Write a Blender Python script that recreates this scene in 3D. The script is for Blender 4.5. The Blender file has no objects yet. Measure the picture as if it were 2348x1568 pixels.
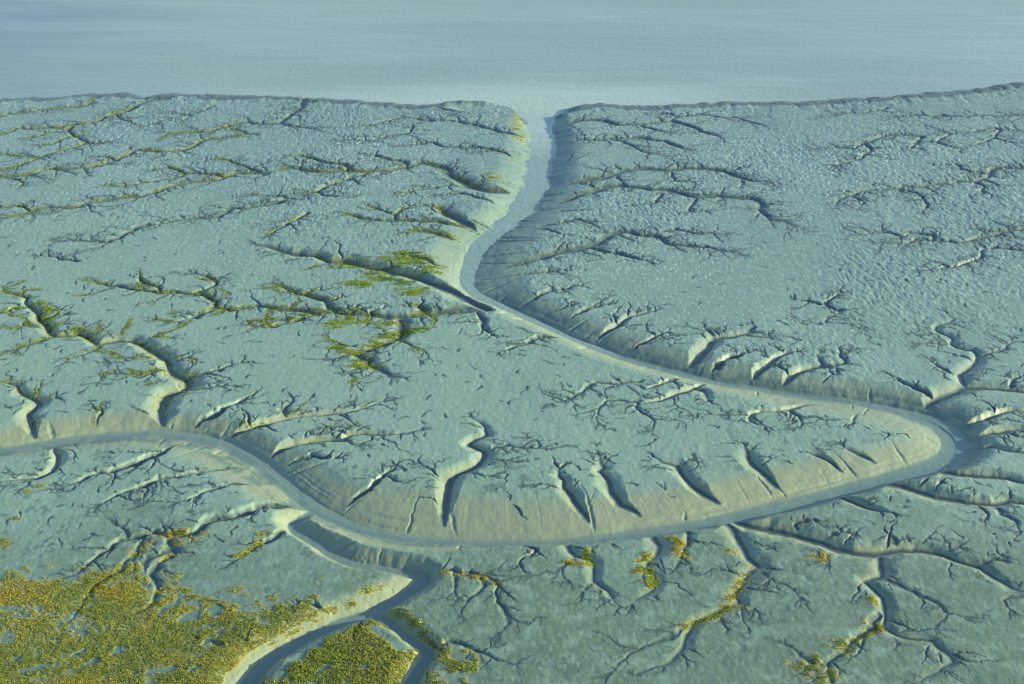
import bpy, math, random
import numpy as np

# ------------------------------------------------------------------ camera, sky, sun, exposure
SC = bpy.context.scene
COL = SC.collection
CAM_H, PITCH, TANH = 150.0, math.radians(25.0), math.tan(math.radians(21.0))
ASPECT = 684.0 / 1024.0
cam_d = bpy.data.cameras.new('camera')
cam_d.sensor_width = 36.0
cam_d.lens = 18.0 / TANH
cam_d.clip_start = 1.0
cam_d.clip_end = 60000.0
cam = bpy.data.objects.new('camera', cam_d)
cam.location = (0, 0, CAM_H)
cam.rotation_euler = (math.pi / 2 - PITCH, 0, 0)
COL.objects.link(cam)
SC.camera = cam

SUN_EL, SUN_AZ = math.radians(13.5), math.radians(-4.0)      # azimuth from +x, the light comes from the right
world = bpy.data.worlds.new('World')
SC.world = world
world.use_nodes = True
wn = world.node_tree
bg = wn.nodes['Background']
sky = wn.nodes.new('ShaderNodeTexSky')
sky.sky_type = 'NISHITA'
sky.sun_disc = False
sky.sun_elevation = SUN_EL
sky.sun_rotation = math.pi / 2 - SUN_AZ
sky.altitude = 150
sky.air_density = 1.0
sky.dust_density = 1.2
sky.ozone_density = 2.0
wn.links.new(sky.outputs[0], bg.inputs[0])
bg.inputs[1].default_value = 0.125

sun_d = bpy.data.lights.new('sun', 'SUN')
sun_d.energy = 5.0
sun_d.angle = math.radians(0.6)
sun_d.color = (1.0, 0.85, 0.50)
sun = bpy.data.objects.new('sun', sun_d)
sx, sy, sz = math.cos(SUN_EL) * math.cos(SUN_AZ), math.cos(SUN_EL) * math.sin(SUN_AZ), math.sin(SUN_EL)
import mathutils
sun.rotation_euler = mathutils.Vector((sx, sy, sz)).to_track_quat('Z', 'Y').to_euler()
COL.objects.link(sun)

SC.view_settings.view_transform = 'Standard'
SC.view_settings.look = 'None'
SC.view_settings.exposure = 1.58
SC.view_settings.gamma = 1.0

# ------------------------------------------------------------------ helpers
rng = random.Random(7)
SEA_Z = -2.45


def tagged(o, label=None, cat=None, kind=None, group=None):
    if label: o['label'] = label
    if cat: o['category'] = cat
    if kind: o['kind'] = kind
    if group: o['group'] = group
    return o


def ground(vx, vy, z=0.0):
    """a place on the flats given in survey units (2348 x 1568 sheet) -> metres"""
    a = (vx - 1174.0) / 1174.0 * TANH
    b = (784.0 - vy) / 784.0 * TANH * ASPECT
    dy = math.cos(PITCH) + b * math.sin(PITCH)
    dz = -math.sin(PITCH) + b * math.cos(PITCH)
    t = (z - CAM_H) / dz
    return (a * t, dy * t)


def hash2(ix, iy, seed):
    h = (ix.astype(np.int64) * 374761393 + iy.astype(np.int64) * 668265263 + seed * 974711) & 0xFFFFFFFF
    h = ((h ^ (h >> 13)) * 1274126177) & 0xFFFFFFFF
    h = ((h ^ (h >> 16)) * 2246822519) & 0xFFFFFFFF
    h = h ^ (h >> 15)
    return (h & 0xFFFFFF).astype(np.float32) / float(0xFFFFFF)


def vnoise(x, y, seed=0):
    x0 = np.floor(x); y0 = np.floor(y)
    fx = (x - x0).astype(np.float32); fy = (y - y0).astype(np.float32)
    fx = fx * fx * fx * (fx * (fx * 6 - 15) + 10); fy = fy * fy * fy * (fy * (fy * 6 - 15) + 10)
    x0 = x0.astype(np.int64); y0 = y0.astype(np.int64)
    a = hash2(x0, y0, seed); b = hash2(x0 + 1, y0, seed)
    c = hash2(x0, y0 + 1, seed); d = hash2(x0 + 1, y0 + 1, seed)
    return (a + (b - a) * fx) * (1 - fy) + (c + (d - c) * fx) * fy        # 0..1


def fbm(x, y, seed=0, octv=3):
    s = 0; a = 1.0; n = 0
    for k in range(octv):
        s = s + a * vnoise(x * 2 ** k + 17.3 * k, y * 2 ** k - 9.1 * k, seed + k); n += a; a *= 0.5
    return s / n


def sstep(a, b, x):
    t = np.clip((x - a) / (b - a), 0, 1)
    return t * t * (3 - 2 * t)


# ------------------------------------------------------------------ survey of the creeks (mouth first, head last)
TX = [0.0, 587.0, 1174.0, 1761.0]
TY = [172.0, 564.0, 860.0, 1176.0]
MAIN = [  # x, y, half width of bed, left bank, right bank, bed height
    (1250, 196, 14, 16, 16, -3.9), (1245, 228, 11, 12, 12, -3.7), (1240, 262, 5, 6, 9, -3.45), (1243, 300, 3.0, 11, 11, -3.2), (1241, 345, 3.6, 12, 12, -3.2),
    (1230, 395, 3.0, 13, 13, -3.15), (1226, 430, 3, 16, 14, -3.1), (1205, 470, 2.6, 20, 12, -3),
    (1165, 508, 2.1, 20, 10, -2.92), (1125, 540, 1.8, 20, 14, -2.86), (1095, 572, 1.6, 20, 15, -2.8),
    (1076, 610, 1.5, 22, 13, -2.74), (1071, 640, 1.4, 22, 11, -2.7), (1080, 668, 1.3, 20, 8, -2.66),
    (1110, 688, 1.2, 18, 7, -2.62), (1160, 708, 1.1, 11.5, 7, -2.58), (1200, 726, 1, 11.5, 8, -2.54),
    (1260, 753, 0.9, 11.5, 8, -2.5), (1320, 780, 0.9, 11.5, 8, -2.46), (1400, 812, 0.9, 11.5, 8, -2.42),
    (1480, 838, 0.9, 10.8, 8, -2.4), (1560, 859, 0.9, 10.1, 8, -2.38), (1650, 879, 0.9, 9.4, 9, -2.36),
    (1750, 896, 0.9, 8.6, 11, -2.34), (1850, 911, 0.9, 8.6, 13, -2.32), (1950, 923, 1, 8.6, 15, -2.3),
    (2030, 937, 1.2, 7.9, 15, -2.28), (2100, 956, 1.6, 10, 15, -2.26), (2152, 978, 2, 9, 14, -2.24),
    (2184, 1004, 2.2, 7, 13, -2.22), (2190, 1032, 2.2, 6, 12, -2.2), (2172, 1054, 2, 6, 11, -2.2),
    (2125, 1074, 1.7, 5, 11, -2.2), (2050, 1094, 1.5, 4.5, 12, -2.2), (1950, 1120, 1.4, 4.5, 13, -2.2),
    (1850, 1146, 1.4, 4.5, 14, -2.2), (1750, 1171, 1.4, 4.5, 14, -2.2), (1660, 1192, 1.3, 4, 14, -2.2),
    (1560, 1210, 1.2, 4, 15, -2.2), (1470, 1223, 1.1, 4, 16, -2.2), (1350, 1238, 1, 4, 17, -2.2),
    (1250, 1245, 0.9, 4, 18, -2.2), (1150, 1246, 0.9, 5, 19, -2.2), (1050, 1244, 0.9, 7, 20, -2.2),
    (950, 1238, 1, 8, 20, -2.18), (870, 1225, 1.1, 8, 19, -2.16), (800, 1205, 1.2, 7, 17, -2.14),
    (740, 1175, 1.3, 7, 12, -2.12), (690, 1144, 1.4, 9, 11.2, -2.1), (640, 1103, 1.4, 11, 10.4, -2.1),
    (590, 1064, 1.4, 13, 8.8, -2.1), (540, 1034, 1.4, 13, 7.2, -2.1), (480, 1010, 1.4, 13, 8, -2.1),
    (420, 999, 1.4, 12, 8, -2.1), (350, 995, 1.3, 11, 8, -2.1), (280, 997, 1.3, 10, 9, -2.1),
    (200, 1005, 1.3, 9, 10, -2.1), (100, 1020, 1.3, 8, 11, -2.1), (0, 1034, 1.3, 8, 9.6, -2.1),
    (-120, 1050, 1.3, 8, 9.6, -2.1), (-300, 1075, 1.3, 8, 9.6, -2.1)]
# half width, depth, then the course; @tile,row changes the sheet
CREEKS = """
3.2 1.2 @1,0 440,180 432,240 415,300 310,390 220,450 100,460 0,458 @0,0 2240,455 2120,470 2020,500 1880,530 1740,530 1560,545 1480,585
1.8 .7 @0,0 2360,560 2260,545 2150,505 2080,480
3.2 1.1 @0,0 -300,970 -40,947 130,940 260,930 420,890 480,870 560,885 700,870 850,855 960,830 1060,795 1180,740 1240,700 1400,700 1500,715 1600,705 1720,690 1790,650 1860,610 2000,585 2150,560 2290,545
2.6 .9 @0,0 -300,450 -40,400 0,385 100,365 220,350 400,325 560,310 740,295 830,250 850,205
3.0 1.0 @0,0 1640,180 1520,220 1380,240 1250,300 1150,345 1060,360 990,380 930,410 860,440 720,465 600,465 520,485 380,490 240,495 160,490 100,530 0,555 -60,565
2.4 .9 @0,0 700,462 650,490 620,530 700,570 750,600 790,620 740,650 600,690 480,720 370,760 260,800 150,840 0,880 -60,895
1.4 .6 @0,0 790,620 850,630 980,610
1.4 .6 @0,0 620,575 500,620 350,650
1.4 .6 @0,0 640,510 540,525 400,545 200,590
1.2 .5 @0,0 370,755 250,755 0,715
1.2 .5 @0,0 1060,362 1090,395 1170,415 1220,440
1.6 .6 @0,0 1950,300 1850,340 1700,375 1600,390 1460,430 1320,470
7.5 2.6 @1,0 2420,1115 2330,1098 2150,1085 1980,1040 1850,960 1740,890 1690,868
3.6 1.8 @1,0 2000,1045 1850,960 1740,890 1620,850 1500,845 1400,870 1200,905 980,915 840,905 560,915 430,900 290,890 140,910 0,928 @0,0 2140,930 2090,955 2010,980 1900,985 1760,1000 1620,1030 1500,1065 1360,1110 1280,1130 1200,1130 1100,1145 970,1165 800,1190 740,1220 620,1235 480,1225 360,1240 300,1270 180,1300 0,1325 -60,1335
2.2 1.1 @1,0 850,905 850,845 700,825 600,810 540,780 430,745 280,760
2.6 1.2 @1,0 1390,875 1340,810 1240,790 1100,750 960,720
2.6 1.2 @1,0 1010,920 900,960 700,1030 560,1085 400,1120 330,1140 200,1190 0,1225 @0,0 2240,1245 2180,1240 2100,1235 2060,1280 1970,1325 1800,1330 1640,1340 1500,1370 1300,1390 1200,1440 1000,1530 900,1525 700,1520 520,1525
1.4 .6 @1,0 330,1140 150,1115 0,1100
1.4 .6 @1,0 560,1085 680,1120 860,1110
1.2 .5 @0,0 1070,800 1020,760 930,750
1.3 .6 @0,0 1680,910 1640,860 1540,850 1420,860
2 .8 @0,0 2100,950 2000,925 1860,915 1700,910 1660,935 1500,965 1300,995 1100,1025 950,1015
1.3 .6 @0,0 300,1260 200,1215 0,1205
1 .5 @0,0 130,960 200,985 220,1010
1.6 .7 @1,0 80,925 0,885 @0,0 2290,870 2180,820 2080,780 1980,760
2.2 2 @1,0 2520,800 2347,770 2200,720 2000,680 1740,675 1600,630 1480,635 1280,660
2.6 2 @1,0 2480,590 2300,560 2100,500 1900,455 1600,430 1400,400 1290,380
1.4 .6 @1,0 1350,400 1180,430 1050,465 900,475
1.4 .7 @1,0 1600,440 1450,470 1420,540 1200,560 1080,600 960,605 760,600
1.4 .6 @1,0 230,455 400,485 600,490
2 1 @1,0 2400,300 2100,330 1850,340 1700,300 1600,280
5.5 2.6 @1,0 2100,1490 2060,1470 1980,1415 1850,1340 1740,1270 1690,1215 1620,1200
4.5 2.5 @1,0 1960,1600 1850,1560 1780,1515 1650,1460 1500,1430 1380,1440
2.6 1.3 @1,0 1990,1420 1700,1370 1290,1345 1000,1330 860,1290 790,1265
1.6 .8 @1,0 1270,1345 1260,1290 1130,1240 1030,1200
1.2 .6 @1,0 1260,1290 1330,1250 1390,1200
1.6 1.6 @1,0 2520,1320 2347,1250 2200,1180 2000,1130 1850,1090 1640,1105
1.4 .8 @1,0 2000,1050 1800,1020 1600,1040 1400,1075 1290,1080
1.2 .6 @1,0 480,1280 300,1370 100,1470
3.6 2.4 @2,0 340,482 520,480 700,455 850,460 960,490 1180,480 1400,455 1480,450 1600,480 1740,530 1900,575 1940,600
2 .8 @2,0 1400,450 1500,390 1600,380 1720,365 1880,385 2070,395 2200,440 2347,480
1.3 .6 @2,0 1530,385 1420,355 1280,355
1.3 .6 @2,0 1180,480 1330,510 1430,525
3 2.3 @2,0 400,695 480,660 600,630 760,630 900,610 1060,600 1180,585 1250,610 1400,620 1500,655 1660,705
1.7 .8 @2,0 900,615 1030,625 1140,675 1230,715 1400,740
2 2 @2,0 330,850 450,850 560,720 560,680
1.8 2 @2,0 330,1060 440,930 380,880 300,870
4.4 2.6 @2,0 260,1085 400,1070 560,1030 700,1000 850,985 950,950 1080,910 1240,890 1420,905 1550,890 1800,885 1970,905 2050,945 2200,990 2347,1000 @3,0 100,1000
1.3 .6 @2,0 1460,905 1500,960 1620,980
1.3 .6 @2,0 1960,905 2050,870 2150,850
1.2 .6 @2,0 960,950 1020,985
4.4 2.6 @2,0 120,1250 300,1225 480,1195 620,1150 780,1100 900,1060 1060,1065 1200,1080 1300,1095 1440,1090 1540,1115 1680,1150 1860,1135 2050,1150 2180,1150 2290,1190 2290,1270 2347,1310 @3,0 30,1350 160,1360 230,1390 340,1405
1.3 .7 @2,0 1440,1090 1540,1060 1720,1045
1.3 .7 @2,0 1380,1100 1300,1165 1210,1180
1.3 .7 @2,0 1680,1150 1620,1250 1750,1250
2 2 @2,0 20,1325 200,1290 400,1260 600,1235
2 2 @2,0 -60,1450 150,1420 320,1425 460,1460
1.8 1.8 @2,0 -40,1438 200,1400 420,1375 540,1330 620,1330 750,1370
4 2.6 @2,1 -100,252 0,235 240,155 420,105 600,75 720,50 850,-30 950,-85 1080,-90 1140,-70 1200,-60 1370,-45 1420,0 1600,10 1900,40 2100,75
1.6 .8 @2,1 1080,-90 1300,-110 1540,-150 1640,-120 1800,-105 2000,-120
2 1 @2,1 720,45 900,70 1100,95 1300,150
2 .8 @3,0 2700,370 2200,380 1900,380 1700,395 1600,375 1490,385 1420,375 1280,385 1100,410
2 .8 @3,0 2700,525 2180,515 2080,500 1980,500 1880,525 1700,540 1640,535 1540,505 1480,480
1.8 .7 @3,0 1660,550 1540,615 1400,620 1340,640 1320,665 1400,680 1450,710
1.2 .5 @3,0 1540,615 1660,655 1770,680
1.8 .7 @3,0 1340,640 1390,590 1380,570 1230,565 1080,560 1000,590 940,625 870,625 800,680 690,670 560,670 320,685
1.2 .6 @3,0 870,635 960,700 890,720 960,740 1060,770
1.2 .5 @3,0 890,730 860,775 750,795 600,830
1.2 .6 @3,0 2130,520 2090,580 2230,610 2270,635
1 .5 @3,0 2090,585 1980,610 1880,635
2.8 1.0 @3,0 2700,880 2200,865 2060,865 2040,910 2010,950 1900,980 1740,995 1600,1005 1510,1005 1360,1040 1230,1030 1080,1050 880,1065 760,1110 680,1140 640,1180 625,1220
1.4 .6 @3,0 2040,910 1900,910 1780,870 1740,835 1520,820
1.4 .6 @3,0 1900,985 1990,1035 1960,1060 2050,1100
1.3 .6 @3,0 1230,1035 1200,1075 1340,1085 1420,1155 1450,1190 1430,1250
1.1 .5 @3,0 760,1110 860,1165
2.2 .9 @3,0 2700,1350 2400,1410 2200,1440 2100,1470 1900,1500 1800,1535 1500,1525 1320,1520 1300,1540 1000,1550
1.6 .7 @3,0 1510,1520 1510,1490 1340,1460 1220,1480 1100,1450 860,1465 760,1460
1.3 .6 @3,0 2180,1440 1980,1430
1.5 .7 @3,0 2700,1530 2400,1510 2140,1490
1.5 .6 @3,1 2500,60 2140,30 2030,30 1940,45 1960,100 1850,150 1700,185 1400,240
1.2 .5 @3,0 1080,310 900,350 700,360 490,385
4.8 2.4 @0,2 1500,560 1488,430 1500,290 1560,220 1680,180 1735,150 1720,80 @0,1 1600,1220 1560,1180 1560,1110 1500,1050 1420,1010 1380,990 1300,930 1220,905 1100,900 980,915 900,930 860,900 780,850 720,830 640,850 500,850 450,780 430,740 370,690 350,620 260,570 235,540 260,490 100,450 40,430 20,370
1.2 .6 @0,1 360,620 440,595 540,575
1.2 .6 @0,1 400,680 470,640 560,620
1.2 .7 @0,1 470,770 490,740 580,710
1.6 .9 @0,1 500,850 380,880 200,940 0,980 -60,990
1.1 .7 @0,1 640,845 690,790 760,740
1.1 .7 @0,1 960,920 980,880 1100,860
1.2 .8 @0,1 960,920 820,985 620,1040
1.3 .8 @0,1 1280,915 1400,850 1550,845
1.2 .8 @0,1 1390,1000 1450,970 1540,950
1.4 .9 @0,1 1560,1085 1650,1050 1740,1020 1790,1070
1.8 1.3 @0,1 1680,1240 1850,1200 2000,1160 2130,1105 2200,1070
1.4 1.1 @0,1 1730,1345 1850,1330 1960,1305 2130,1290
1.2 .8 @0,1 1410,1040 1280,1040 1110,1070 1000,1070
1.3 .9 @0,1 1550,1190 1430,1160 1300,1200 1110,1165
1 .6 @0,1 1300,1190 1010,1170 900,1250
1.2 .7 @0,1 380,740 270,740 210,720 150,770 40,740
1 .6 @0,1 230,570 120,575 20,600
4.5 2.5 @0,2 345,630 310,540 285,440 275,390 350,310 370,280 320,230 200,190 150,110 60,70 0,60 -60,50
1.6 1.2 @0,2 360,290 440,240 510,190
1.7 2.2 @0,2 885,535 895,430 905,370 920,330 880,305
1 .5 @0,2 910,330 930,270
1 .5 @0,1 710,150 620,130 540,115 520,95 390,80
5.5 2.6 @1,1 2130,620 1990,555 1900,500 1750,430 1600,370 1420,310 1280,280 1200,250 1060,230 900,190 800,160 680,160 560,110 450,95 240,60 120,20 0,-10
1.8 1.2 @1,1 1800,230 1700,190 1560,140 1450,100 1350,90
4 2.4 @1,1 2060,640 1880,645 1640,660 1420,685 1340,705 1370,790 1310,870 1200,920 1040,970 930,1000 1010,1060 1030,1100 1130,1140 1230,1195 1340,1205
3.4 1.8 @1,1 1360,695 1080,670 900,655 800,640 680,590 640,530 480,470 380,450 180,350 150,340
1.6 1.1 @1,1 870,650 890,600 950,570
1.8 1.1 @1,1 1080,665 1090,610 1160,570
2.8 1.6 @1,1 1590,650 1530,590 1480,560 1400,550
1.6 1.6 @1,1 1760,660 1720,610 1690,570
1.2 .8 @1,1 650,530 740,510 760,470
1.2 .7 @1,1 440,460 480,430 580,400
2.2 1.2 @1,1 800,640 590,640 340,690 100,740 -60,720
2.2 1.2 @1,1 560,640 340,610 200,600 100,580 0,570 @0,1 2340,575 2100,600 1980,570 1990,520 1920,490 1840,460 1750,455 1600,435 1450,435 1360,435 1150,390 950,360 870,330 820,300
1.3 .7 @0,1 1790,450 1900,400 1960,370 1990,320 1900,280 1780,255
1.3 .7 @0,1 1460,420 1420,380 1320,340 1290,250
1.6 .9 @0,1 1990,585 1890,610 1800,660 1700,690 1560,700 1420,665
1.4 .8 @1,1 1310,870 1400,920 1540,970
1.2 .7 @1,1 1020,1110 900,1160 820,1150
1 .5 @1,1 870,1180 940,1250
1.3 .7 @1,1 900,940 830,940 700,880 640,840
1.2 .7 @1,1 930,1010 840,1010 700,1040
1.8 1.8 @1,1 2060,650 2085,720 2100,770 2180,810
1.6 1.8 @2,1 -110,315 0,305 240,265 340,250 480,220
2.2 2.4 @2,1 50,605 240,500 380,430 500,395 640,370
1 1.4 @2,1 260,665 380,600 540,540
1.7 2.4 @2,1 400,750 560,670 760,580 880,530
3.2 2.5 @2,1 750,895 900,800 1000,740 1080,660 1200,625 1310,590
1.2 .8 @2,1 1080,740 1200,720
1.8 2.4 @2,1 1080,980 1250,880 1400,790
.9 1.3 @2,1 1270,1030 1350,985 1490,890
4.6 2.5 @2,1 1630,1140 1720,1060 1800,960 1860,870 2000,850 2170,800 2340,810
2 1 @2,1 1860,870 1840,800 1770,740
1.2 .8 @2,1 1930,850 1940,790
1.4 .8 @2,1 2180,800 2230,760 2190,720
2.2 2.4 @2,1 1840,1175 1920,1090 2050,1020 2150,960
2.7 2.4 @2,1 2210,1250 2280,1170 2347,1110 @3,1 90,1030 170,985 270,965
3.2 2.4 @3,1 130,1305 220,1230 330,1160 480,1110 620,1130
1.8 1 @3,1 480,1110 470,1060 460,1000
1.8 1 @3,1 620,1120 720,1090 670,1030 660,940 740,960
1.1 1.8 @3,1 450,1350 500,1240 570,1170
5.5 2.5 @3,1 1380,1550 1540,1440 1700,1370 1820,1320 2100,1330 2347,1340 2800,1360
3.2 1.8 @3,1 1810,1325 1760,1210 1820,1170 1920,1060 1870,980 1800,970 1690,920 1700,860 1540,790 1540,750 1710,670 1640,620
1.6 .8 @3,1 1920,1040 2050,990 2160,960 2250,900 2347,880 2450,870
2.2 2 @3,1 1530,1450 1440,1385 1300,1310 1160,1240 1110,1200
1.6 1 @3,1 1750,1205 1620,1150 1490,1060
2.2 1.2 @3,1 2205,1330 2240,1230 2170,1190
1.2 .8 @3,1 2240,1235 2347,1200
1.1 .6 @3,1 1690,905 1640,905 1380,900
1 .5 @3,1 650,590 530,550 515,520 680,420
1.2 .6 @3,1 540,710 570,650 640,600 760,580
1 .5 @3,1 540,710 800,705 900,740
1 .5 @3,1 480,720 310,720 270,660
1 .5 @3,1 470,545 380,510 230,480
1 .5 @3,1 280,870 180,840 0,820
2.2 1.9 @2,1 500,840 400,850 250,860 150,900 0,940 -120,960
2.8 2.1 @2,2 2040,60 1980,70 1800,90 1640,150 1500,190 1380,235 1250,255 1140,265
1.3 .9 @2,2 1140,265 1160,330 1240,380 1310,430 1300,480
1.2 .8 @2,2 1130,260 1000,250 900,240 800,310 780,420
3 1.5 @2,2 1640,155 1750,160 1800,230
1.6 1.8 @2,2 1500,70 1400,90 1220,125
1.6 1.3 @2,2 1150,90 880,90 790,95 700,130 620,170 510,215 360,260
1 .6 @2,2 510,215 390,170
1 .6 @2,2 510,215 590,260
2.6 2.1 @3,2 600,215 540,240 440,280 300,310 120,345 -60,350 @2,2 2200,370 2180,430 2300,470
1.6 .9 @3,2 180,350 260,390 310,440
2.6 2 @3,2 1000,300 950,310 850,340 790,390 790,440
1.2 .7 @2,2 2170,390 1990,370 1870,370 1700,350
1.2 1.8 @3,2 1560,690 1400,630 1280,560 1110,535
.9 1.4 @3,2 1500,725 1380,700 1290,660 1190,640
2.6 2.3 @3,2 1090,915 1050,850 950,800 840,740 720,670 690,640
2.6 2.3 @3,2 770,980 640,870 540,790 430,730 320,680
1.3 1.9 @3,2 565,1030 520,960 400,890 230,790
3.6 2.3 @3,2 190,1140 60,1030 0,980 @2,2 2340,970 2240,880 2160,760 2150,690 2120,640
3.6 2.3 @2,2 2000,1260 1880,1190 1740,1120 1640,1010 1540,890 1500,830 1380,800 1330,750
1.3 .8 @2,2 1550,830 1600,780
1.6 1.9 @2,2 1690,1340 1640,1260 1500,1150 1390,1050
.9 1.4 @2,2 1465,1340 1400,1220 1310,1120
3.6 2.3 @2,2 1245,1420 1200,1340 1080,1270 980,1210 930,1100 870,980 810,890 850,850 810,790 810,740
3.2 2.3 @2,2 750,1470 690,1360 620,1260 550,1150 470,1040 470,960 430,930 430,840
1.2 .8 @2,2 460,1040 340,1020 260,1000
1.1 1.5 @2,2 282,1515 260,1350 240,1200
2.4 2.2 @2,2 210,1510 150,1380 80,1260 0,1130
3.2 2.4 @1,2 1775,1520 1735,1390 1740,1240 1780,990 1900,910 2030,840 2110,750 2100,710 1960,650 2010,600 2120,560 2110,480 2000,400 1940,380
1.4 .8 @1,2 2110,730 2230,670 2347,660 @2,2 150,680 260,680 270,640 160,570
1.4 .9 @1,2 1770,985 1660,940 1620,880 1540,850 1500,810
1.1 .7 @1,2 1910,910 2050,920 2150,910
1.2 .7 @1,2 2110,770 2230,785 2347,800
2 2.3 @1,2 740,1290 850,1200 980,1090 1080,990 1190,910 1270,820
1.1 .7 @1,2 1190,940 1390,990
2.2 2.2 @1,2 230,930 320,850 420,790 520,765 700,750
2.7 2.3 @1,2 80,825 170,760 300,700 440,660 570,635 700,620 800,630 860,575 1000,550 1200,555 1400,530 1510,505
1.1 .6 @1,2 800,630 930,655
1.2 .8 @1,2 570,630 580,570
1.1 .7 @1,2 650,620 740,540
2.7 2.3 @0,2 2090,610 2347,520 @1,2 130,480 270,435 430,410 560,395 690,370 900,340 1010,300 1160,240
2.2 1.3 @1,2 280,430 260,350 330,270 340,210
1 .6 @1,2 690,365 670,340
1.1 .7 @1,2 760,370 800,390 870,430
1.1 .7 @1,2 910,340 880,280
2.2 2.3 @0,2 1720,520 1900,440 2040,370 2050,330 2200,260 2310,190
2.6 2.2 @0,2 470,625 540,740 540,830 480,900 330,960 200,960 0,970
2.3 2.1 @0,2 1800,600 1560,690 1400,760 1240,840 1040,900 880,920 740,965 540,1025
1.9 1.9 @0,2 2250,840 1900,920 1640,965 1480,980 1350,1030 1120,1090 920,1190
1.1 .7 @0,2 1350,1030 1330,1090 1350,1150
1.5 1.5 @1,2 180,1000 0,1025 @0,2 2200,1040 2000,1060 1800,1115 1600,1190
2.4 2 @1,2 540,1265 420,1205 200,1225 0,1280 @0,2 2200,1310 2000,1350 1880,1390 1790,1480 @0,3 1640,225 1540,240 1400,220 1300,240 1180,240 1060,300 940,390 800,480 700,530 560,620
2 1.3 @0,3 1590,235 1570,310 1620,400 1500,470 1480,540 1430,580 1430,680 1440,770 1320,880 1190,940 1080,1010
1.2 .8 @0,3 1560,360 1380,420 1350,460 1370,560
1.5 .9 @0,3 1200,235 1180,170 1080,110
1.4 .9 @0,3 1350,240 1320,300 1280,420 1150,510 1050,580 920,660 840,740 730,890 640,980 560,1060
1.8 1.4 @1,3 300,170 200,260 0,320 @0,3 2240,390 2150,420
1.3 .9 @1,3 1630,1240 1720,1190 1870,1200 1960,1250 2100,1290 2280,1370
1.3 1 @1,3 1560,600 1750,560 1900,590 2050,580 2230,650 2210,740 2230,840 2280,950 2280,1040 2220,1110
1 .6 @1,3 1830,590 1850,690 1890,770
1 .6 @1,3 2090,620 2090,670 1990,780 1910,860
1.3 1.6 @1,3 780,1000 660,920 540,880 380,830
1.4 1.7 @1,3 150,1350 60,1260 -40,1180 -100,1160
1.2 1 @0,3 1990,1250 1920,1190 1840,1150
1 .7 @1,3 970,1030 900,1130 950,1200
1 .7 @1,3 500,1040 380,980 330,920
1.3 1.8 @2,3 -20,285 120,330 200,370 80,440
2.8 2 @2,3 560,260 510,340 580,430 700,450 760,500 750,640 880,720 960,840
1 .7 @2,3 750,650 640,720
1 .6 @2,3 800,680 820,760
1 .6 @2,3 580,430 490,500 500,600
3.6 2 @2,3 1240,200 1350,330 1320,420 1240,470 1230,540 1330,600 1290,720 1170,790 1090,840
1.8 1.8 @2,3 1580,150 1590,270 1560,380 1550,440
1 .6 @2,3 1570,420 1660,480
3.8 2.2 @2,3 1780,110 1960,160 2100,330 2160,440 2250,520 2160,600 2120,700 2030,790 2090,850 1960,900 1840,960 1700,1010 1600,1150 1540,1240 1460,1350 1300,1420 1170,1470
1.1 .8 @2,3 1840,960 1700,1010 1570,1080 1420,1140 1280,1200 1180,1230 1000,1350 880,1460
1.2 .8 @2,3 2090,860 2110,970 2160,1030
1.1 .7 @2,3 2100,830 2200,900
1.6 1 @2,3 2240,530 2347,620
5.2 2.3 @2,3 1900,75 2150,150 2347,185 @3,3 0,190 250,240 480,300 640,375 960,400 1180,360 1330,355 1600,400 1800,470 1960,500 2100,600 2250,690 2480,770
3 1.9 @3,3 1000,400 1020,520 1030,630 880,670 960,740 1040,820 1080,920 1090,1000 1060,1080 1190,1140 1290,1170 1390,1170 1500,1190 1590,1270 1710,1380 1600,1430 1530,1480 1430,1530 1330,1568
2 1.5 @3,3 1060,1000 970,1040 950,1130 820,1180 700,1240 640,1310 540,1400 540,1480 580,1568 600,1640
1.5 .9 @3,3 1050,630 1200,680 1300,740 1430,770 1550,830 1640,920 1800,950
2 1.3 @3,3 1190,355 1180,270 1110,190
1.3 .9 @3,3 1320,345 1400,290 1500,230
1.4 1 @3,3 1590,395 1760,320
1.5 1.1 @3,3 1960,495 2080,450 2180,440 2120,380
1.4 1.2 @3,3 490,290 580,200 680,170
1.6 1.6 @3,3 230,225 270,140 420,60
1.4 .9 @3,3 2420,760 2240,770 2160,820 2220,890
1.2 .8 @3,3 400,1400 300,1290 230,1230
1 .5 @3,3 0,620 60,650 220,690 290,780
1 .8 @3,3 640,380 560,400 520,470
2.6 2.2 @3,2 1680,525 1850,470 2030,420 2200,350 2347,340 2700,330
1.4 1.2 @3,2 1760,460 1820,400 1900,340
3 2.2 @3,2 1720,600 1900,590 2100,550 2240,520 2347,510 2700,490
2.5 2.1 @3,2 1760,725 1900,690 2050,690 2180,710 2347,715 2600,730
4.5 2.1 @3,2 1450,880 1620,920 1850,945 2100,955 2300,985 2600,1030
5 2.2 @3,2 960,1020 1150,1040 1350,1090 1520,1150 1680,1165 1850,1190 2050,1200 2200,1170 2400,1200 2600,1230
3 2 @3,2 550,1120 740,1170 900,1225 1050,1250 1160,1270
1.3 .9 @3,2 2050,1200 2130,1290 2250,1330 2320,1420
"""
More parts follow.
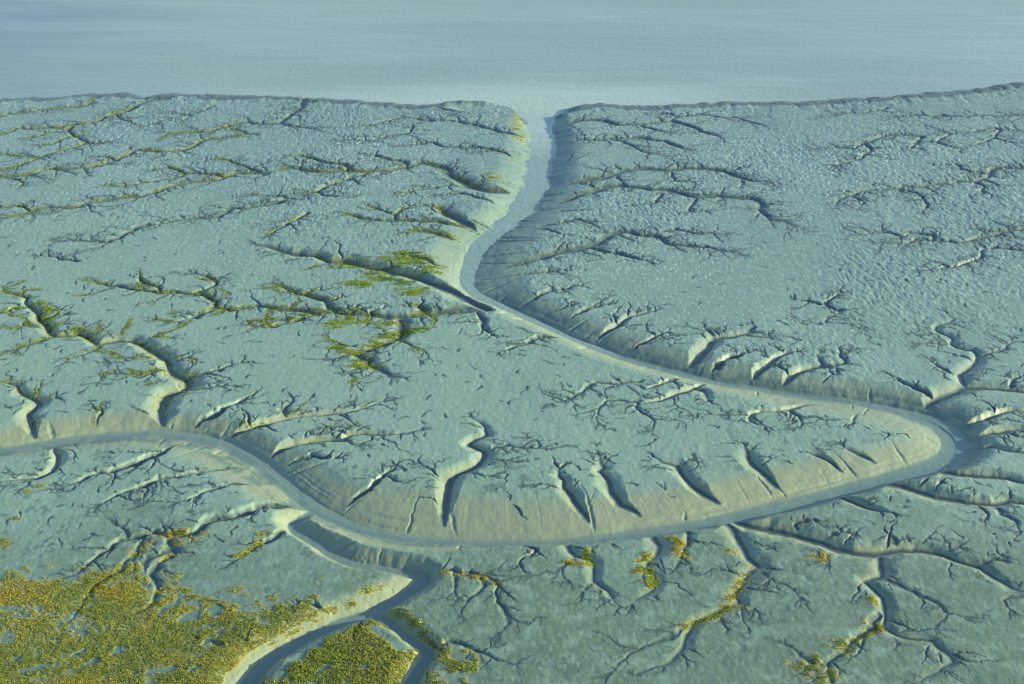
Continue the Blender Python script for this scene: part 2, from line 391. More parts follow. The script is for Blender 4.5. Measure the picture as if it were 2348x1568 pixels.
# wide creeks given like the main one: x,y (tile sheet 1,3), half width of bed, left bank, right bank, bed
SIDE = [
    [(560, -20, 1.0, 5, 6, -2.1), (420, 50, 1.0, 5, 6, -2.0), (350, 110, 1.1, 5, 5, -1.95), (420, 215, 1.1, 6, 2.4, -1.9),
     (560, 305, 1.1, 6.5, 2.4, -1.9), (760, 430, 1.1, 6, 2.6, -1.85), (930, 490, 1.1, 5.5, 2.6, -1.85), (1200, 528, 1.1, 4.5, 2.6, -1.85),
     (1400, 566, 1.2, 4, 3, -1.85), (1530, 610, 1.3, 3.5, 3.4, -1.85), (1480, 690, 1.3, 3.2, 5.2, -1.85), (1250, 830, 1.3, 3.2, 5.5, -1.85),
     (1010, 945, 1.3, 3.0, 5.5, -1.85), (800, 1010, 1.3, 2.8, 5.5, -1.85), (640, 1085, 1.3, 2.8, 6.0, -1.85), (400, 1205, 1.3, 2.8, 6.0, -1.85),
     (150, 1345, 1.4, 2.8, 6.0, -1.85), (40, 1440, 1.4, 3, 6.0, -1.85), (-60, 1568, 1.5, 3, 6.0, -1.85), (-200, 1750, 1.5, 3, 6.0, -1.85)],
    [(1040, 945, .9, 3, 2.4, -1.85), (1200, 1000, .9, 3, 2.4, -1.8), (1350, 1120, .9, 3.2, 2.4, -1.75), (1480, 1225, .9, 3, 2.4, -1.7),
     (1580, 1285, .9, 2.4, 2.6, -1.7), (1540, 1360, .9, 2.4, 3, -1.7), (1450, 1480, .9, 2.8, 3, -1.7), (1410, 1568, 1, 3, 3, -1.7), (1370, 1720, 1, 3, 3, -1.7)]]
SHORE = [(-700, 236), (-200, 233), (0, 230), (100, 226), (200, 219), (270, 217), (296, 222), (320, 226), (390, 218), (480, 218), (600, 222), (690, 226), (705, 231), (760, 230),
         (860, 238), (950, 243), (1010, 243), (1050, 235), (1110, 237), (1175, 247), (1192, 262), (1240, 270), (1256, 272), (1290, 254), (1325, 244), (1380, 241), (1450, 247),
         (1520, 245), (1600, 241), (1680, 236), (1761, 237), (1900, 232), (2050, 223), (2190, 212), (2348, 193), (2600, 165), (3000, 130)]

# ------------------------------------------------------------------ the height field
H, P = CAM_H, PITCH


def y_of(vy):
    return ground(1174, vy)[1]


NR, NC = 1080, 1560
vy = np.linspace(1640, 172, NR)
Yr = np.array([y_of(v) for v in vy])
near = np.array([-900, -400, -150, 0, 60, 100, 130, 145, 155])
near = near[near < Yr[0] - 2]
far = np.array([Yr[-1] + 12, Yr[-1] + 40, Yr[-1] + 120, Yr[-1] + 500])
Y = np.concatenate([near, Yr, far]).astype(np.float64)
F = np.maximum(TANH * (Y * math.cos(P) + H * math.sin(P)), TANH * (60 * math.cos(P) + H * math.sin(P)))
u = np.linspace(-1.1, 1.1, NC)
ext = 1.1 + np.array([.01, .03, .07, .14, .25, .45, .8, 1.5, 3, 6, 12, 25])
U = np.concatenate([-ext[::-1], u, ext])
R_, C_ = len(Y), len(U)
X2 = (F[:, None] * U[None, :]).astype(np.float32)
Y2 = np.repeat(Y[:, None], C_, 1).astype(np.float32)
Zc = np.zeros((R_, C_), np.float32)             # carved height
ARC = np.zeros((R_, C_), np.float32)            # distance along the creek the point drains to
TT = np.ones((R_, C_), np.float32)              # 0 at the bed, 1 at the top of the bank
BED = np.zeros((R_, C_), np.float32)            # 1 on a creek bed
SCL = np.zeros((R_, C_), np.float32)            # size of that creek
WET_SHADE = np.zeros((R_, C_), np.float32)            # wet foot of the main creek's left banks, with painted shade
TRE_SHADE = np.zeros((R_, C_), np.float32)             # dark runnel bottoms and walls: wet mud plus painted shade
_far = sstep(260, 520, Y2)
XW = X2 + (fbm(X2 / 5, Y2 / 6, 401, 2) - .5) * 2.2 + (fbm(X2 / 1.3, Y2 / 1.6, 402, 2) - .5) * (.9 - .1 * _far)
YW = Y2 + (fbm(X2 / 5 + 90, Y2 / 6, 403, 2) - .5) * 2.2 + (fbm(X2 / 1.3 + 70, Y2 / 1.6, 404, 2) - .5) * (.9 - .3 * _far)


def carve(p0, p1, v0, v1, arc0, power, size):
    """one reach: v = (bed half width, left bank, right bank, bed height) at either end"""
    x0, y0 = p0; x1, y1 = p1
    m = max(v0[0] + max(v0[1], v0[2]), v1[0] + max(v1[1], v1[2])) * 1.05 + (1.5 if size < 3 else 0)
    r0 = np.searchsorted(Y, min(y0, y1) - m); r1 = np.searchsorted(Y, max(y0, y1) + m)
    if r1 <= r0: return
    f0, f1 = F[r0], F[min(r1, R_ - 1)]
    lo, hi = min(x0, x1) - m, max(x0, x1) + m
    c0 = np.searchsorted(U, min(lo / f0, lo / f1)); c1 = np.searchsorted(U, max(hi / f0, hi / f1))
    if c1 <= c0: return
    if size >= 3: xs = X2[r0:r1, c0:c1] * .65 + XW[r0:r1, c0:c1] * .35; ys = Y2[r0:r1, c0:c1] * .65 + YW[r0:r1, c0:c1] * .35
    elif size >= 2: xs = X2[r0:r1, c0:c1] * .6 + XW[r0:r1, c0:c1] * .4; ys = Y2[r0:r1, c0:c1] * .6 + YW[r0:r1, c0:c1] * .4
    else: xs = XW[r0:r1, c0:c1]; ys = YW[r0:r1, c0:c1]
    dx, dy = x1 - x0, y1 - y0
    if size >= 3 and y0 > 345: xs = xs + (vnoise(ys / 9, xs / 50, 951) + .6 * vnoise(ys / 3.2, xs / 50, 952) - .8) * 2.6 * sstep(345, 420, ys)
    L2 = dx * dx + dy * dy + 1e-9
    ku = ((xs - x0) * dx + (ys - y0) * dy) / L2
    k = np.clip(ku, 0, 1)
    ex = xs - (x0 + k * dx); ey = ys - (y0 + k * dy)
    d = np.sqrt(ex * ex + ey * ey)
    side = dx * ey - dy * ex
    bw = v0[0] + (v1[0] - v0[0]) * k
    w = np.where(side > 0, v0[1] + (v1[1] - v0[1]) * k, v0[2] + (v1[2] - v0[2]) * k)
    bz = v0[3] + (v1[3] - v0[3]) * k
    t = np.clip((d - bw) / np.maximum(w, 1e-3), 0, 1)
    cand = bz * (1 - t) ** power + np.abs(ku - k) * math.sqrt(L2) * .07
    z = Zc[r0:r1, c0:c1]
    msk = cand < z - .003
    if not msk.any(): return
    z[msk] = cand[msk]
    ARC[r0:r1, c0:c1][msk] = (arc0 + k * math.sqrt(L2))[msk] + (side > 0)[msk] * 371.0
    TT[r0:r1, c0:c1][msk] = t[msk]
    BED[r0:r1, c0:c1][msk] = np.clip(1.4 - d / (bw + .05), 0, 1)[msk]
    SCL[r0:r1, c0:c1][msk] = size
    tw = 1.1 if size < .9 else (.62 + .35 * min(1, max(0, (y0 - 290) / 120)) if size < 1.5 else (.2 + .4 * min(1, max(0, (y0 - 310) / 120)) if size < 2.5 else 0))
    WET_SHADE[r0:r1, c0:c1][msk] = (sstep(.50, .30, t) * (side > 0))[msk] if size >= 2.9 else 0
    if tw: TRE_SHADE[r0:r1, c0:c1][msk] = np.clip(1.6 - 1.6 * t / tw, 0, 1)[msk]
    else: TRE_SHADE[r0:r1, c0:c1][msk] = 0


def spline(pts, step):
    """Catmull-Rom through rows of numbers, resampled every `step` metres (first two are x, y)"""
    p = np.array(pts, float)
    if len(p) == 2: p = np.array([p[0], (p[0] + p[1]) / 2, p[1]])
    q = np.vstack([2 * p[0] - p[1], p, 2 * p[-1] - p[-2]])
    out = []
    for i in range(1, len(q) - 2):
        L = np.hypot(*(q[i + 1, :2] - q[i, :2]))
        n = max(1, int(round(L / step)))
        for j in range(n):
            t = j / n
            a, b, c, d = q[i - 1], q[i], q[i + 1], q[i + 2]
            out.append(.5 * (2 * b + (c - a) * t + (2 * a - 5 * b + 4 * c - d) * t * t + (3 * b - a - 3 * c + d) * t ** 3))
    out.append(q[-2])
    return np.array(out)


def parse(line):
    tok = line.split()
    w, d = float(tok[0]), float(tok[1])
    pts = []; ix = iy = 0
    for t in tok[2:]:
        if t[0] == '@':
            ix, iy = map(int, t[1:].split(','))
        else:
            a, b = map(float, t.split(','))
            pts.append((TX[ix] + a / 4.0, TY[iy] + b / 4.0))
    return w, d, pts


def flatten(pts):
    """distance along a course as a fraction"""
    a = np.array(pts)[:, :2]
    s = np.concatenate([[0], np.cumsum(np.hypot(*(a[1:] - a[:-1]).T))])
    return s / max(s[-1], 1e-6), s[-1]


def wide_creek(tab, tile=None, power=2.2, size=3.0):
    rows = []
    for (x, y, bw, wl, wr, bz) in tab:
        if tile: x, y = TX[tile[0]] + x / 4.0, TY[tile[1]] + y / 4.0
        gx, gy = ground(x, y, bz)
        if not tile and y > 800: bw *= 1.5 if x > 1300 else 1.25
        rows.append((gx, gy, bw, wl, wr, bz))
    s = spline(rows, 2.0)
    arc = 0
    for i in range(len(s) - 1):
        carve(s[i, :2], s[i + 1, :2], s[i, 2:], s[i + 1, 2:], arc, power, size)
        arc += np.hypot(*(s[i + 1, :2] - s[i, :2]))
    return s


def creek(path, w, d, e=0.8, power=1.5, wig=0.1, tail=.3, size=1.0, depth=0):
    """a tapering creek along world points; returns the finer course with depth and width"""
    s = spline([(p[0], p[1]) for p in path], 1.6 + .25 * w)
    n = len(s)
    if n > 3:                                                   # the small kinks of a mud creek
        nx = -(s[2:, 1] - s[:-2, 1]); ny = s[2:, 0] - s[:-2, 0]
        L = np.hypot(nx, ny) + 1e-6
        j = np.array([rng.uniform(-1, 1) for _ in range(n - 2)]) * wig * (1.2 + .5 * w)
        fade = np.clip(np.arange(1, n - 1) / 3.0, 0, 1)
        s[1:-1, 0] += nx / L * j * fade; s[1:-1, 1] += ny / L * j * fade
    f, L = flatten(s)
    rows = []
    base = rng.uniform(0, 900)
    for i in range(n):
        k = (1 - f[i])
        dd = d * (k ** e * (1 - tail) + tail * min(1, k * 6))
        lo_w = .28 if tail < .5 else .55
        ww = w * (lo_w + (1 - lo_w) * k ** .8) * rng.uniform(.85, 1.15)
        rows.append((s[i, 0], s[i, 1], .08 * ww, ww * rng.uniform(.8, 1.2), ww * rng.uniform(.8, 1.2), -max(dd, .02)))
    for i in range(n - 1):
        carve(rows[i][:2], rows[i + 1][:2], rows[i][2:], rows[i + 1][2:], base + f[i] * L, power, size)
    return rows, f, L


COURSES = []


def low_at(x, y):
    j = int(np.searchsorted(Y, y)); 
    if not 0 < j < R_ - 1: return True
    i = int(np.searchsorted(U, x / F[j]))
    return not 0 < i < C_ - 1 or Zc[j, i] < -.22


def limbs(rows, f, L, gap, from_s, far_s):
    """longer side branches with their own feathering"""
    run = rng.uniform(0, gap)
    for i in range(2, len(rows) - 2):
        run += math.hypot(rows[i][0] - rows[i - 1][0], rows[i][1] - rows[i - 1][1])
        if run < gap or f[i] < from_s: continue
        run = rng.uniform(-.6, .5) * gap
        x, y, bw, wl, wr, bz = rows[i]
        ang = math.atan2(rows[i + 1][1] - rows[i - 1][1], rows[i + 1][0] - rows[i - 1][0])
        ang += rng.choice((-1, 1)) * math.radians(rng.uniform(30, 65))
        ln = rng.uniform(3, 11) * (.4 + .8 * far_s)
        pts = [(x, y)]
        for k in range(5):
            ang += math.radians(rng.uniform(-38, 38))
            pts.append((pts[-1][0] + math.cos(ang) * ln / 5, pts[-1][1] + math.sin(ang) * ln / 5))
        if low_at(*pts[-1]) or low_at(*pts[3]): continue
        r2, f2, L2 = creek(pts, rng.uniform(.35, .6) * (.4 + .6 * far_s), max(.15, min(-bz * .7, rng.uniform(.18, .36))), .8, 1.3, .3, .2, .5)
        COURSES.append((r2, f2, 1))
        twigs(r2, f2, L2, 1, 1.4 * far_s, .05, far_s)


def twigs(rows, f, L, level, gap, from_s=0.0, far_s=1.0):
    """the fine side runnels that feather every creek"""
    run = 0
    nxt = rng.uniform(.2, 1) * gap
    for i in range(1, len(rows) - 1):
        step = math.hypot(rows[i][0] - rows[i - 1][0], rows[i][1] - rows[i - 1][1])
        run += step
        if run < nxt or f[i] < from_s: continue
        run = 0; nxt = rng.uniform(.4, 1.6) * gap
        x, y, bw, wl, wr, bz = rows[i]
        ang = math.atan2(rows[i + 1][1] - rows[i - 1][1], rows[i + 1][0] - rows[i - 1][0])
        ang += rng.choice((-1, 1)) * math.radians(rng.uniform(35, 80))
        ln = rng.uniform(1.4, 3.6) * (wl ** .5) + rng.uniform(0, 1.8) + (rng.random() < .2) * 4
        ln *= (1.0, .6, .45)[level] * far_s
        pts = [(x, y)]
        for k in range(3):
            ang += math.radians(rng.uniform(-32, 32))
            pts.append((pts[-1][0] + math.cos(ang) * ln / 3, pts[-1][1] + math.sin(ang) * ln / 3))
        dd = min(-bz * .7, .14 + .08 * ln)
        r2, f2, L2 = creek(pts, max(.30, min(.16 * wl + .2, .6)) * (.55 + .45 * far_s), dd, 1.0, 1.25, .22, .05, .4)
        if level < 2 and ln > 2.2: twigs(r2, f2, L2, level + 1, 1.3 * far_s, 0, far_s)


main_course = wide_creek(MAIN, None, 1.7, 3.0)
side_courses = [wide_creek(tab, (1, 3), 1.9, 2.6) for tab in SIDE]


def bank_rills(course, power, gap):
    """small gullies that run straight down a bank to the bed"""
    run = 0; nxt = 2.0
    for i in range(2, len(course) - 2):
        c = course[i]
        run += math.hypot(c[0] - course[i - 1][0], c[1] - course[i - 1][1])
        if run < nxt: continue
        outer = i < 150 and power < 1.8
        run = 0; nxt = rng.uniform(.35, 1.8) * gap * (.5 if outer else 1)
        tx, ty = course[i + 1][0] - course[i - 1][0], course[i + 1][1] - course[i - 1][1]
        L = math.hypot(tx, ty); tx /= L; ty /= L
        for sgn, w in ((1, c[3]), (-1, c[4])):
            if rng.random() < .35: continue
            top = rng.uniform(.35, 1.0) if rng.random() < .75 else rng.uniform(1.0, 1.25)
            cut = rng.uniform(.12, .38) * (2.0 if outer else 1) * min(1, w / 6 + .3); skew = rng.uniform(-.5, .5); gw = rng.uniform(.3, .75) * (1.7 if outer else 1) * min(1.2, w / 9 + .4)
            n = max(3, int(w * top / 1.2)); prev = None
            for j in range(n + 1):
                q = j / n; r = q * top * w + c[2] * .9
                sk = skew * r * .5 + rng.uniform(-.05, .05) * r * .4
                px, py = c[0] - ty * sgn * r + tx * sk, c[1] + tx * sgn * r + ty * sk
                zb = c[5] * max(0, 1 - q * top) ** power - cut * min(1, q * 4) * (1 - q * .85)
                cur = (px, py, (.05, gw * (1 - .5 * q) * (1 if outer else 1.7), 0, zb))
                if prev: rill_seg.append((prev, cur))
                prev = cur


rill_seg = []
bank_rills(main_course, 1.7, 6.5)
for sc_ in side_courses: bank_rills(sc_, 1.9, 3.5)

for line in CREEKS.strip().splitlines():
    w, d, pv = parse(line)
    d *= .95
    s0 = [ground(x, y, 0) for x, y in pv]
    f, L = flatten(s0)
    e = .8 if L < 70 else .5
    path = [ground(x, y, -d * (1 - k) ** e) for (x, y), k in zip(pv, f)]
    far_k = min(1.0, max(0.0, (path[0][1] - 260) / 250))
    big_ = w > 2.4 and far_k < .3 or w > 5
    if w < 5: w *= 1 - .25 * far_k
    inner_bank = 1060 < pv[0][1] < 1250 and pv[-1][1] < pv[0][1] - 15 and 1000 < pv[0][0] < 2150
    if inner_bank and d > 1.2: w = max(w * 1.45, 2.3)
    if pv[0][1] > 1195 and pv[0][0] > 1180 and not inner_bank: w *= 1.05; d *= .72
    hold = .3
    if far_k > .3: hold = .75; e = .4; d = min(max(d, .8), 1.0) if w < 5 else d; w = max(w, 1.25 + (L > 60) * .4)
    d *= .74 if d > 1.75 else (.62 if far_k < .3 else 1.0)
    rows, f, L = creek(path, w, d, e, 1.5 if w < 3 else 1.7, .05 if w > 2.5 else .16, hold, 2.0 if big_ else 1.0)
    COURSES.append((rows, f, 0))
    twigs(rows, f, L, 0, 2.2 if path[0][1] < 250 else 1.3 + .9 * far_k, .3 if d > 1.75 else 0.05, 1 + .9 * far_k)
    limbs(rows, f, L, 14 if path[0][1] < 250 else 5.5, .3 if d > 1.75 else 0.05, 1 + .8 * far_k)
    hx, hy = rows[-1][0], rows[-1][1]
    a0 = math.atan2(rows[-1][1] - rows[-3][1], rows[-1][0] - rows[-3][0])
    for k in range(rng.randint(2, 4)):                           # the head splits
        a = a0 + math.radians(rng.uniform(-60, 60)); ln = rng.uniform(2, 5) * (1 + .5 * far_k)
        pts = [(hx, hy)]
        for j in range(3):
            a += math.radians(rng.uniform(-30, 30)); pts.append((pts[-1][0] + math.cos(a) * ln / 3, pts[-1][1] + math.sin(a) * ln / 3))
        r2, f2, L2 = creek(pts, .5, max(.15, -rows[-2][5] * .8), 1.0, 1.25, .25, .05, .4)
        twigs(r2, f2, L2, 1, 1.4)

def cut_rill(a, b):
    x0, y0, v0 = a; x1, y1, v1 = b
    m = v0[1] + 1.6
    r0 = np.searchsorted(Y, min(y0, y1) - m); r1 = np.searchsorted(Y, max(y0, y1) + m)
    if r1 <= r0 or r1 >= R_: return
    c0 = np.searchsorted(U, min((min(x0, x1) - m) / F[r0], (min(x0, x1) - m) / F[r1])); c1 = np.searchsorted(U, max((max(x0, x1) + m) / F[r0], (max(x0, x1) + m) / F[r1]))
    if c1 <= c0: return
    xs = X2[r0:r1, c0:c1] * .5 + XW[r0:r1, c0:c1] * .5; ys = Y2[r0:r1, c0:c1] * .5 + YW[r0:r1, c0:c1] * .5
    dx, dy = x1 - x0, y1 - y0
    k = np.clip(((xs - x0) * dx + (ys - y0) * dy) / (dx * dx + dy * dy + 1e-9), 0, 1)
    d = np.hypot(xs - x0 - k * dx, ys - y0 - k * dy)
    w = v0[1] + (v1[1] - v0[1]) * k
    t = np.clip(d / w, 0, 1)
    cand = (v0[3] + (v1[3] - v0[3]) * k) + t * t * .8
    z = Zc[r0:r1, c0:c1]; ok = (cand < z) & (t < 1)
    if ok.any():
        z[ok] = cand[ok]
        TRE_SHADE[r0:r1, c0:c1][ok] = np.clip(.35 - 1.2 * t, 0, 1)[ok]


for a_, b_ in rill_seg: cut_rill(a_, b_)

# loose runnels on the flats
for k in range(800):
    vx_, vy_ = rng.uniform(-60, 2400), rng.uniform(420, 1260)
    x, y = ground(vx_, vy_)
    j = int(np.searchsorted(Y, y)); i = int(np.searchsorted(U, x / F[min(j, R_ - 1)]))
    if not (0 < j < R_ and 0 < i < C_) or Zc[j, i] < -.25: continue
    a = rng.uniform(0, 6.28); ln = rng.uniform(1.0, 4.5)
    pts = [(x, y)]
    for q in range(3):
        a += math.radians(rng.uniform(-35, 35)); pts.append((pts[-1][0] + math.cos(a) * ln / 3, pts[-1][1] + math.sin(a) * ln / 3))
    creek(pts, rng.uniform(.3, .6), rng.uniform(.1, .3), 1.0, 1.25, .3, .1, .3)

# the shore: the flats break off into the sea
sp = np.array([ground(x, y, -.3) for x, y in SHORE])
ys_ = np.interp(X2, sp[:, 0], sp[:, 1]).astype(np.float32)
ys_ = ys_ + (fbm(X2 / 22, X2 * 0 + 3, 5, 4) - .5) * 6 + (fbm(X2 / 4, Y2 / 30, 8, 3) - .5) * 5
sd = Y2 - ys_                                                    # metres beyond the shore line
shore_drop = -5.0 * sstep(-3, 26, sd)
nearshore = sstep(-26, 0, sd)

# relief of the mud itself
bankm = sstep(.02, .6, -Zc)                                     # on a bank
flat = 1 - bankm
h = Zc.copy()
h += (fbm(X2 / 30, Y2 / 42, 11, 3) - .5) * .55 * (1 - .6 * bankm)
wx = X2 + (fbm(X2 / 7, Y2 / 12, 31, 2) - .5) * 2.4 + Y2 * .12; wy = Y2 + (fbm(X2 / 7 + 50, Y2 / 12, 32, 2) - .5) * 4 - X2 * .25
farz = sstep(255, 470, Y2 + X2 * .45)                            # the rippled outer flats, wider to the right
rip = (1 - np.abs(vnoise(wx / 1.3, wy / 2.3, 41) * 2 - 1)) * .65 + vnoise(wx / .7, wy / 1.7, 44) * .35         # ridged
rip2 = 1 - np.abs(fbm(wx / 2.6, wy / 3.6, 42, 2) * 2 - 1) ** 1.4
fine = fbm(X2 / .8, Y2 / 1.1, 51, 2) - .5
lump = fbm(X2 / 2.6, Y2 / 3.4, 52, 3) - .5
inner = (np.abs(U) < 1.12)[None, :] & (Y > Y[len(near)])[:, None] & (Y < Yr[-1])[:, None]
k_in = inner.astype(np.float32)
h += k_in * flat * farz * ((rip - .5) * .21 + (rip2 - .5) * .12) * (.15 + 1.25 * sstep(.3, .68, fbm(X2 / 38, Y2 / 60, 43, 3)))
h += k_in * flat * (1 - .6 * farz) * (lump * .075 + fine * .06 + (rip - .5) * .035)
h += k_in * bankm * (lump * .10 + fine * .04)
# rills running straight down the banks
rl = np.abs(vnoise(ARC / .9, ARC * 0, 61) * 2 - 1) * .5 + np.abs(vnoise(ARC / 2.7, ARC * 0, 62) * 2 - 1)
h -= k_in * (SCL >= 2) * TT * (1 - TT) ** 1.2 * (1 - rl) * .22 * sstep(.05, .3, TT)
# lines left by the falling tide along the beds and lower banks
dist = TT * 9.0
h += k_in * (SCL >= 2.9) * sstep(.45, .1, TT) * (vnoise(dist * 2.2, ARC / 14, 71) - .5) * .14
# pits in the near flats
pit = vnoise(X2 / 2.3, Y2 / 2.0, 81) * .65 + vnoise(X2 / .9, Y2 / .9, 82) * .35
nearz = sstep(300, 250, Y2) * flat
PIT = nearz * sstep(.68, .74, pit) * sstep(.42, .6, vnoise(X2 / 14, Y2 / 14, 83))
h -= k_in * PIT * .03
# shore rags
rag = (1 - np.abs(fbm(X2 / 7, Y2 / 16, 91, 3) * 2 - 1))
h -= nearshore * sstep(.62, .95, rag) * .3
h = np.minimum(h, 1.5)
h = h + shore_drop * (sd > -3)
h = np.where(inner, h, np.minimum(h, Zc + .3))
h[-3:, :] = np.minimum(h[-3:, :], -5)
# low bars of wet sand either side of the mouth
SHOAL = np.zeros((R_, C_), np.float32)
for (a, b_, rx, ry) in ((1112, 250, 78, 12), (1296, 258, 26, 9)):
    x0, y0 = ground(a, b_, -2); x1 = ground(a + rx, b_, -2)[0]; y1 = ground(a, b_ - ry, -2)[1]
    q = ((X2 - x0) / (x1 - x0)) ** 2 + ((Y2 - y0) / (y1 - y0)) ** 2 + (fbm(X2 / 8, Y2 / 20, 301, 3) - .5) * 1.2
    SHOAL = np.maximum(SHOAL, sstep(1.7, .35, q))
SHOAL[:, :12] = 0; SHOAL[:, -12:] = 0
h = h * (1 - SHOAL) + SHOAL * np.minimum(h, SEA_Z + .10 + (fbm(X2 / 6, Y2 / 12, 302, 3) - .5) * .35)

# ------------------------------------------------------------------ where things grow
GRASS = {}


def poly_mask(px, py, poly):
    inside = np.zeros(px.shape, bool)
    n = len(poly)
    for i in range(n):
        x0, y0 = poly[i]; x1, y1 = poly[(i + 1) % n]
        if y0 == y1: continue
        c = ((y0 > py) != (y1 > py)) & (px < (x1 - x0) * (py - y0) / (y1 - y0) + x0)
        inside ^= c
    return inside


def height_at(x, y):
    """terrain height and carved height under points (bilinear)"""
    r = np.clip(np.interp(y, Y, np.arange(R_)), 0, R_ - 1.001)
    r0 = r.astype(int); fr = r - r0
    def row(rr):
        c = np.clip(np.interp(x / F[rr], U, np.arange(C_)), 0, C_ - 1.001)
        c0 = c.astype(int); fc = c - c0
        return (h[rr, c0] * (1 - fc) + h[rr, c0 + 1] * fc), (Zc[rr, c0] * (1 - fc) + Zc[rr, c0 + 1] * fc)
    a, za = row(r0); b, zb = row(r0 + 1)
    return a * (1 - fr) + b * fr, za * (1 - fr) + zb * fr


TURF = np.zeros((R_, C_), np.float32)           # roots, litter and stained mud under the plants


def stain(x, y, rad, amt):
    r0 = np.searchsorted(Y, y - rad); r1 = np.searchsorted(Y, y + rad)
    if r1 <= r0: r1 = r0 + 1
    if r0 >= R_: return
    f = F[min(r0, R_ - 1)]
    c0 = np.searchsorted(U, (x - rad) / f); c1 = np.searchsorted(U, (x + rad) / f) + 1
    t = TURF[r0:r1, c0:c1]
    if t.size: np.maximum(t, amt, out=t)


nrng = np.random.default_rng(5)


def scatter_poly(polyV, per_m2, seed, keep=.5, lo=-.9, cell=3.0, wob=1.6):
    poly = [ground(x, y) for x, y in polyV]
    xs = [p[0] for p in poly]; ys = [p[1] for p in poly]
    n = int((max(xs) - min(xs)) * (max(ys) - min(ys)) * per_m2)
    x = nrng.uniform(min(xs), max(xs), n); y = nrng.uniform(min(ys), max(ys), n)
    x_ = x + (fbm(x / 2.5, y / 2.5, seed, 3) - .5) * 2 * wob * 2; y_ = y + (fbm(x / 2.5 + 31, y / 2.5, seed, 3) - .5) * 2 * wob * 2
    ok = poly_mask(x_, y_, poly)
    x, y = x[ok], y[ok]
    nz = fbm(x / cell, y / (cell * 1.25), seed + 3, 4)
    zz, zc = height_at(x, y)
    ok = (nz > keep) & (zc > lo)
    return x[ok], y[ok]


def scatter_strip(lineV, width, per_m, seed=0, lo=-1.3):
    pts = [ground(TX[t[0]] + a / 4., TY[t[1]] + b / 4., -.2) for t, a, b in lineV]
    s = spline(pts, .5)
    x = []; y = []
    for i in range(len(s) - 1):
        L = np.hypot(*(s[i + 1] - s[i]))
        k = nrng.poisson(per_m * 4.0 * L)
        t = nrng.random(k)
        x += list(s[i, 0] + (s[i + 1, 0] - s[i, 0]) * t + nrng.normal(0, width * .7, k))
        y += list(s[i, 1] + (s[i + 1, 1] - s[i, 1]) * t + nrng.normal(0, width * .5, k))
    x = np.array(x); y = np.array(y)
    nz = fbm(x / 1.6, y / 1.6, seed, 2)
    zz, zc = height_at(x, y)
    ok = (nz > .42) & (zc > lo)
    return x[ok], y[ok]


def tufts(name, xy, label, cat, pal, hgt=.24, rad=.20, blades=6, turf=.9, var=.25):
    """tussocks of leaves: each a burst of narrow leaves, all rooted on the mud"""
    x, y = xy
    n = len(x)
    if n == 0: return None
    z, _ = height_at(x, y)
    for i in range(n): stain(x[i], y[i], rad * 1.3, turf)
    big = fbm(x / 6, y / 7, 101, 3); sm = fbm(x / 1.5, y / 1.5, 102, 2)
    sc = nrng.uniform(.55, 1.25, n) * (.65 + .7 * sm)
    B = blades
    az = nrng.uniform(0, 2 * np.pi, (n, B)); lean = nrng.uniform(.25, 1.0, (n, B))
    ht = hgt * sc[:, None] * nrng.uniform(.6, 1.15, (n, B)); rr = rad * sc[:, None] * lean
    ca, sa = np.cos(az), np.sin(az)
    wv = rad * sc[:, None] * nrng.uniform(.16, .34, (n, B))
    bx = x[:, None] + ca * rr * .15; by = y[:, None] + sa * rr * .15; bz = np.repeat(z[:, None] - .04, B, 1)
    V = np.zeros((n, B, 4, 3), np.float32)
    V[:, :, 0] = np.stack([bx - sa * wv * .5, by + ca * wv * .5, bz], -1)
    V[:, :, 1] = np.stack([bx + sa * wv * .5, by - ca * wv * .5, bz], -1)
    mx = x[:, None] + ca * rr * .6; my = y[:, None] + sa * rr * .6; mz = z[:, None] + ht * .75
    V[:, :, 2] = np.stack([mx + sa * wv * .5, my - ca * wv * .5, mz], -1)
    V[:, :, 3] = np.stack([x[:, None] + ca * rr * 1.15, y[:, None] + sa * rr * 1.15, z[:, None] + ht * nrng.uniform(.75, 1.1, (n, B))], -1)
    pal = np.array(pal, np.float32)
    ci = np.clip((big * 1.7 - .35 + nrng.normal(0, .16, n)) * len(pal), 0, len(pal) - 1.01)
    c0 = ci.astype(int); fc = (ci - c0)[:, None]
    col = pal[c0] * (1 - fc) + pal[np.minimum(c0 + 1, len(pal) - 1)] * fc
    col = col * nrng.uniform(.75, 1.25, (n, 1))
    colv = np.ones((n, B, 4, 4), np.float32)
    colv[..., :3] = (col[:, None, :] * nrng.uniform(1 - var, 1 + var, (n, B, 1)))[:, :, None, :]
    me = bpy.data.meshes.new(name)
    nv = n * B * 4; nf = n * B
    me.vertices.add(nv); me.vertices.foreach_set('co', V.reshape(-1))
    me.loops.add(nv); me.loops.foreach_set('vertex_index', np.arange(nv, dtype=np.int32))
    me.polygons.add(nf); me.polygons.foreach_set('loop_start', np.arange(0, nv, 4, dtype=np.int32))
    me.update()
    at = me.attributes.new('leaf', 'FLOAT_COLOR', 'POINT'); at.data.foreach_set('color', colv.reshape(-1))
    me.materials.append(mat_leaf)
    o = bpy.data.objects.new(name, me); COL.objects.link(o)
    tagged(o, label, cat, 'stuff')
    return o


# ------------------------------------------------------------------ materials
def newmat(name):
    m = bpy.data.materials.new(name); m.use_nodes = True
    nt = m.node_tree; b = nt.nodes['Principled BSDF']
    return m, nt, b


def N(nt, kind, **kw):
    n = nt.nodes.new(kind)
    for k, v in kw.items():
        if k in n.inputs: n.inputs[k].default_value = v
        else: setattr(n, k, v)
    return n


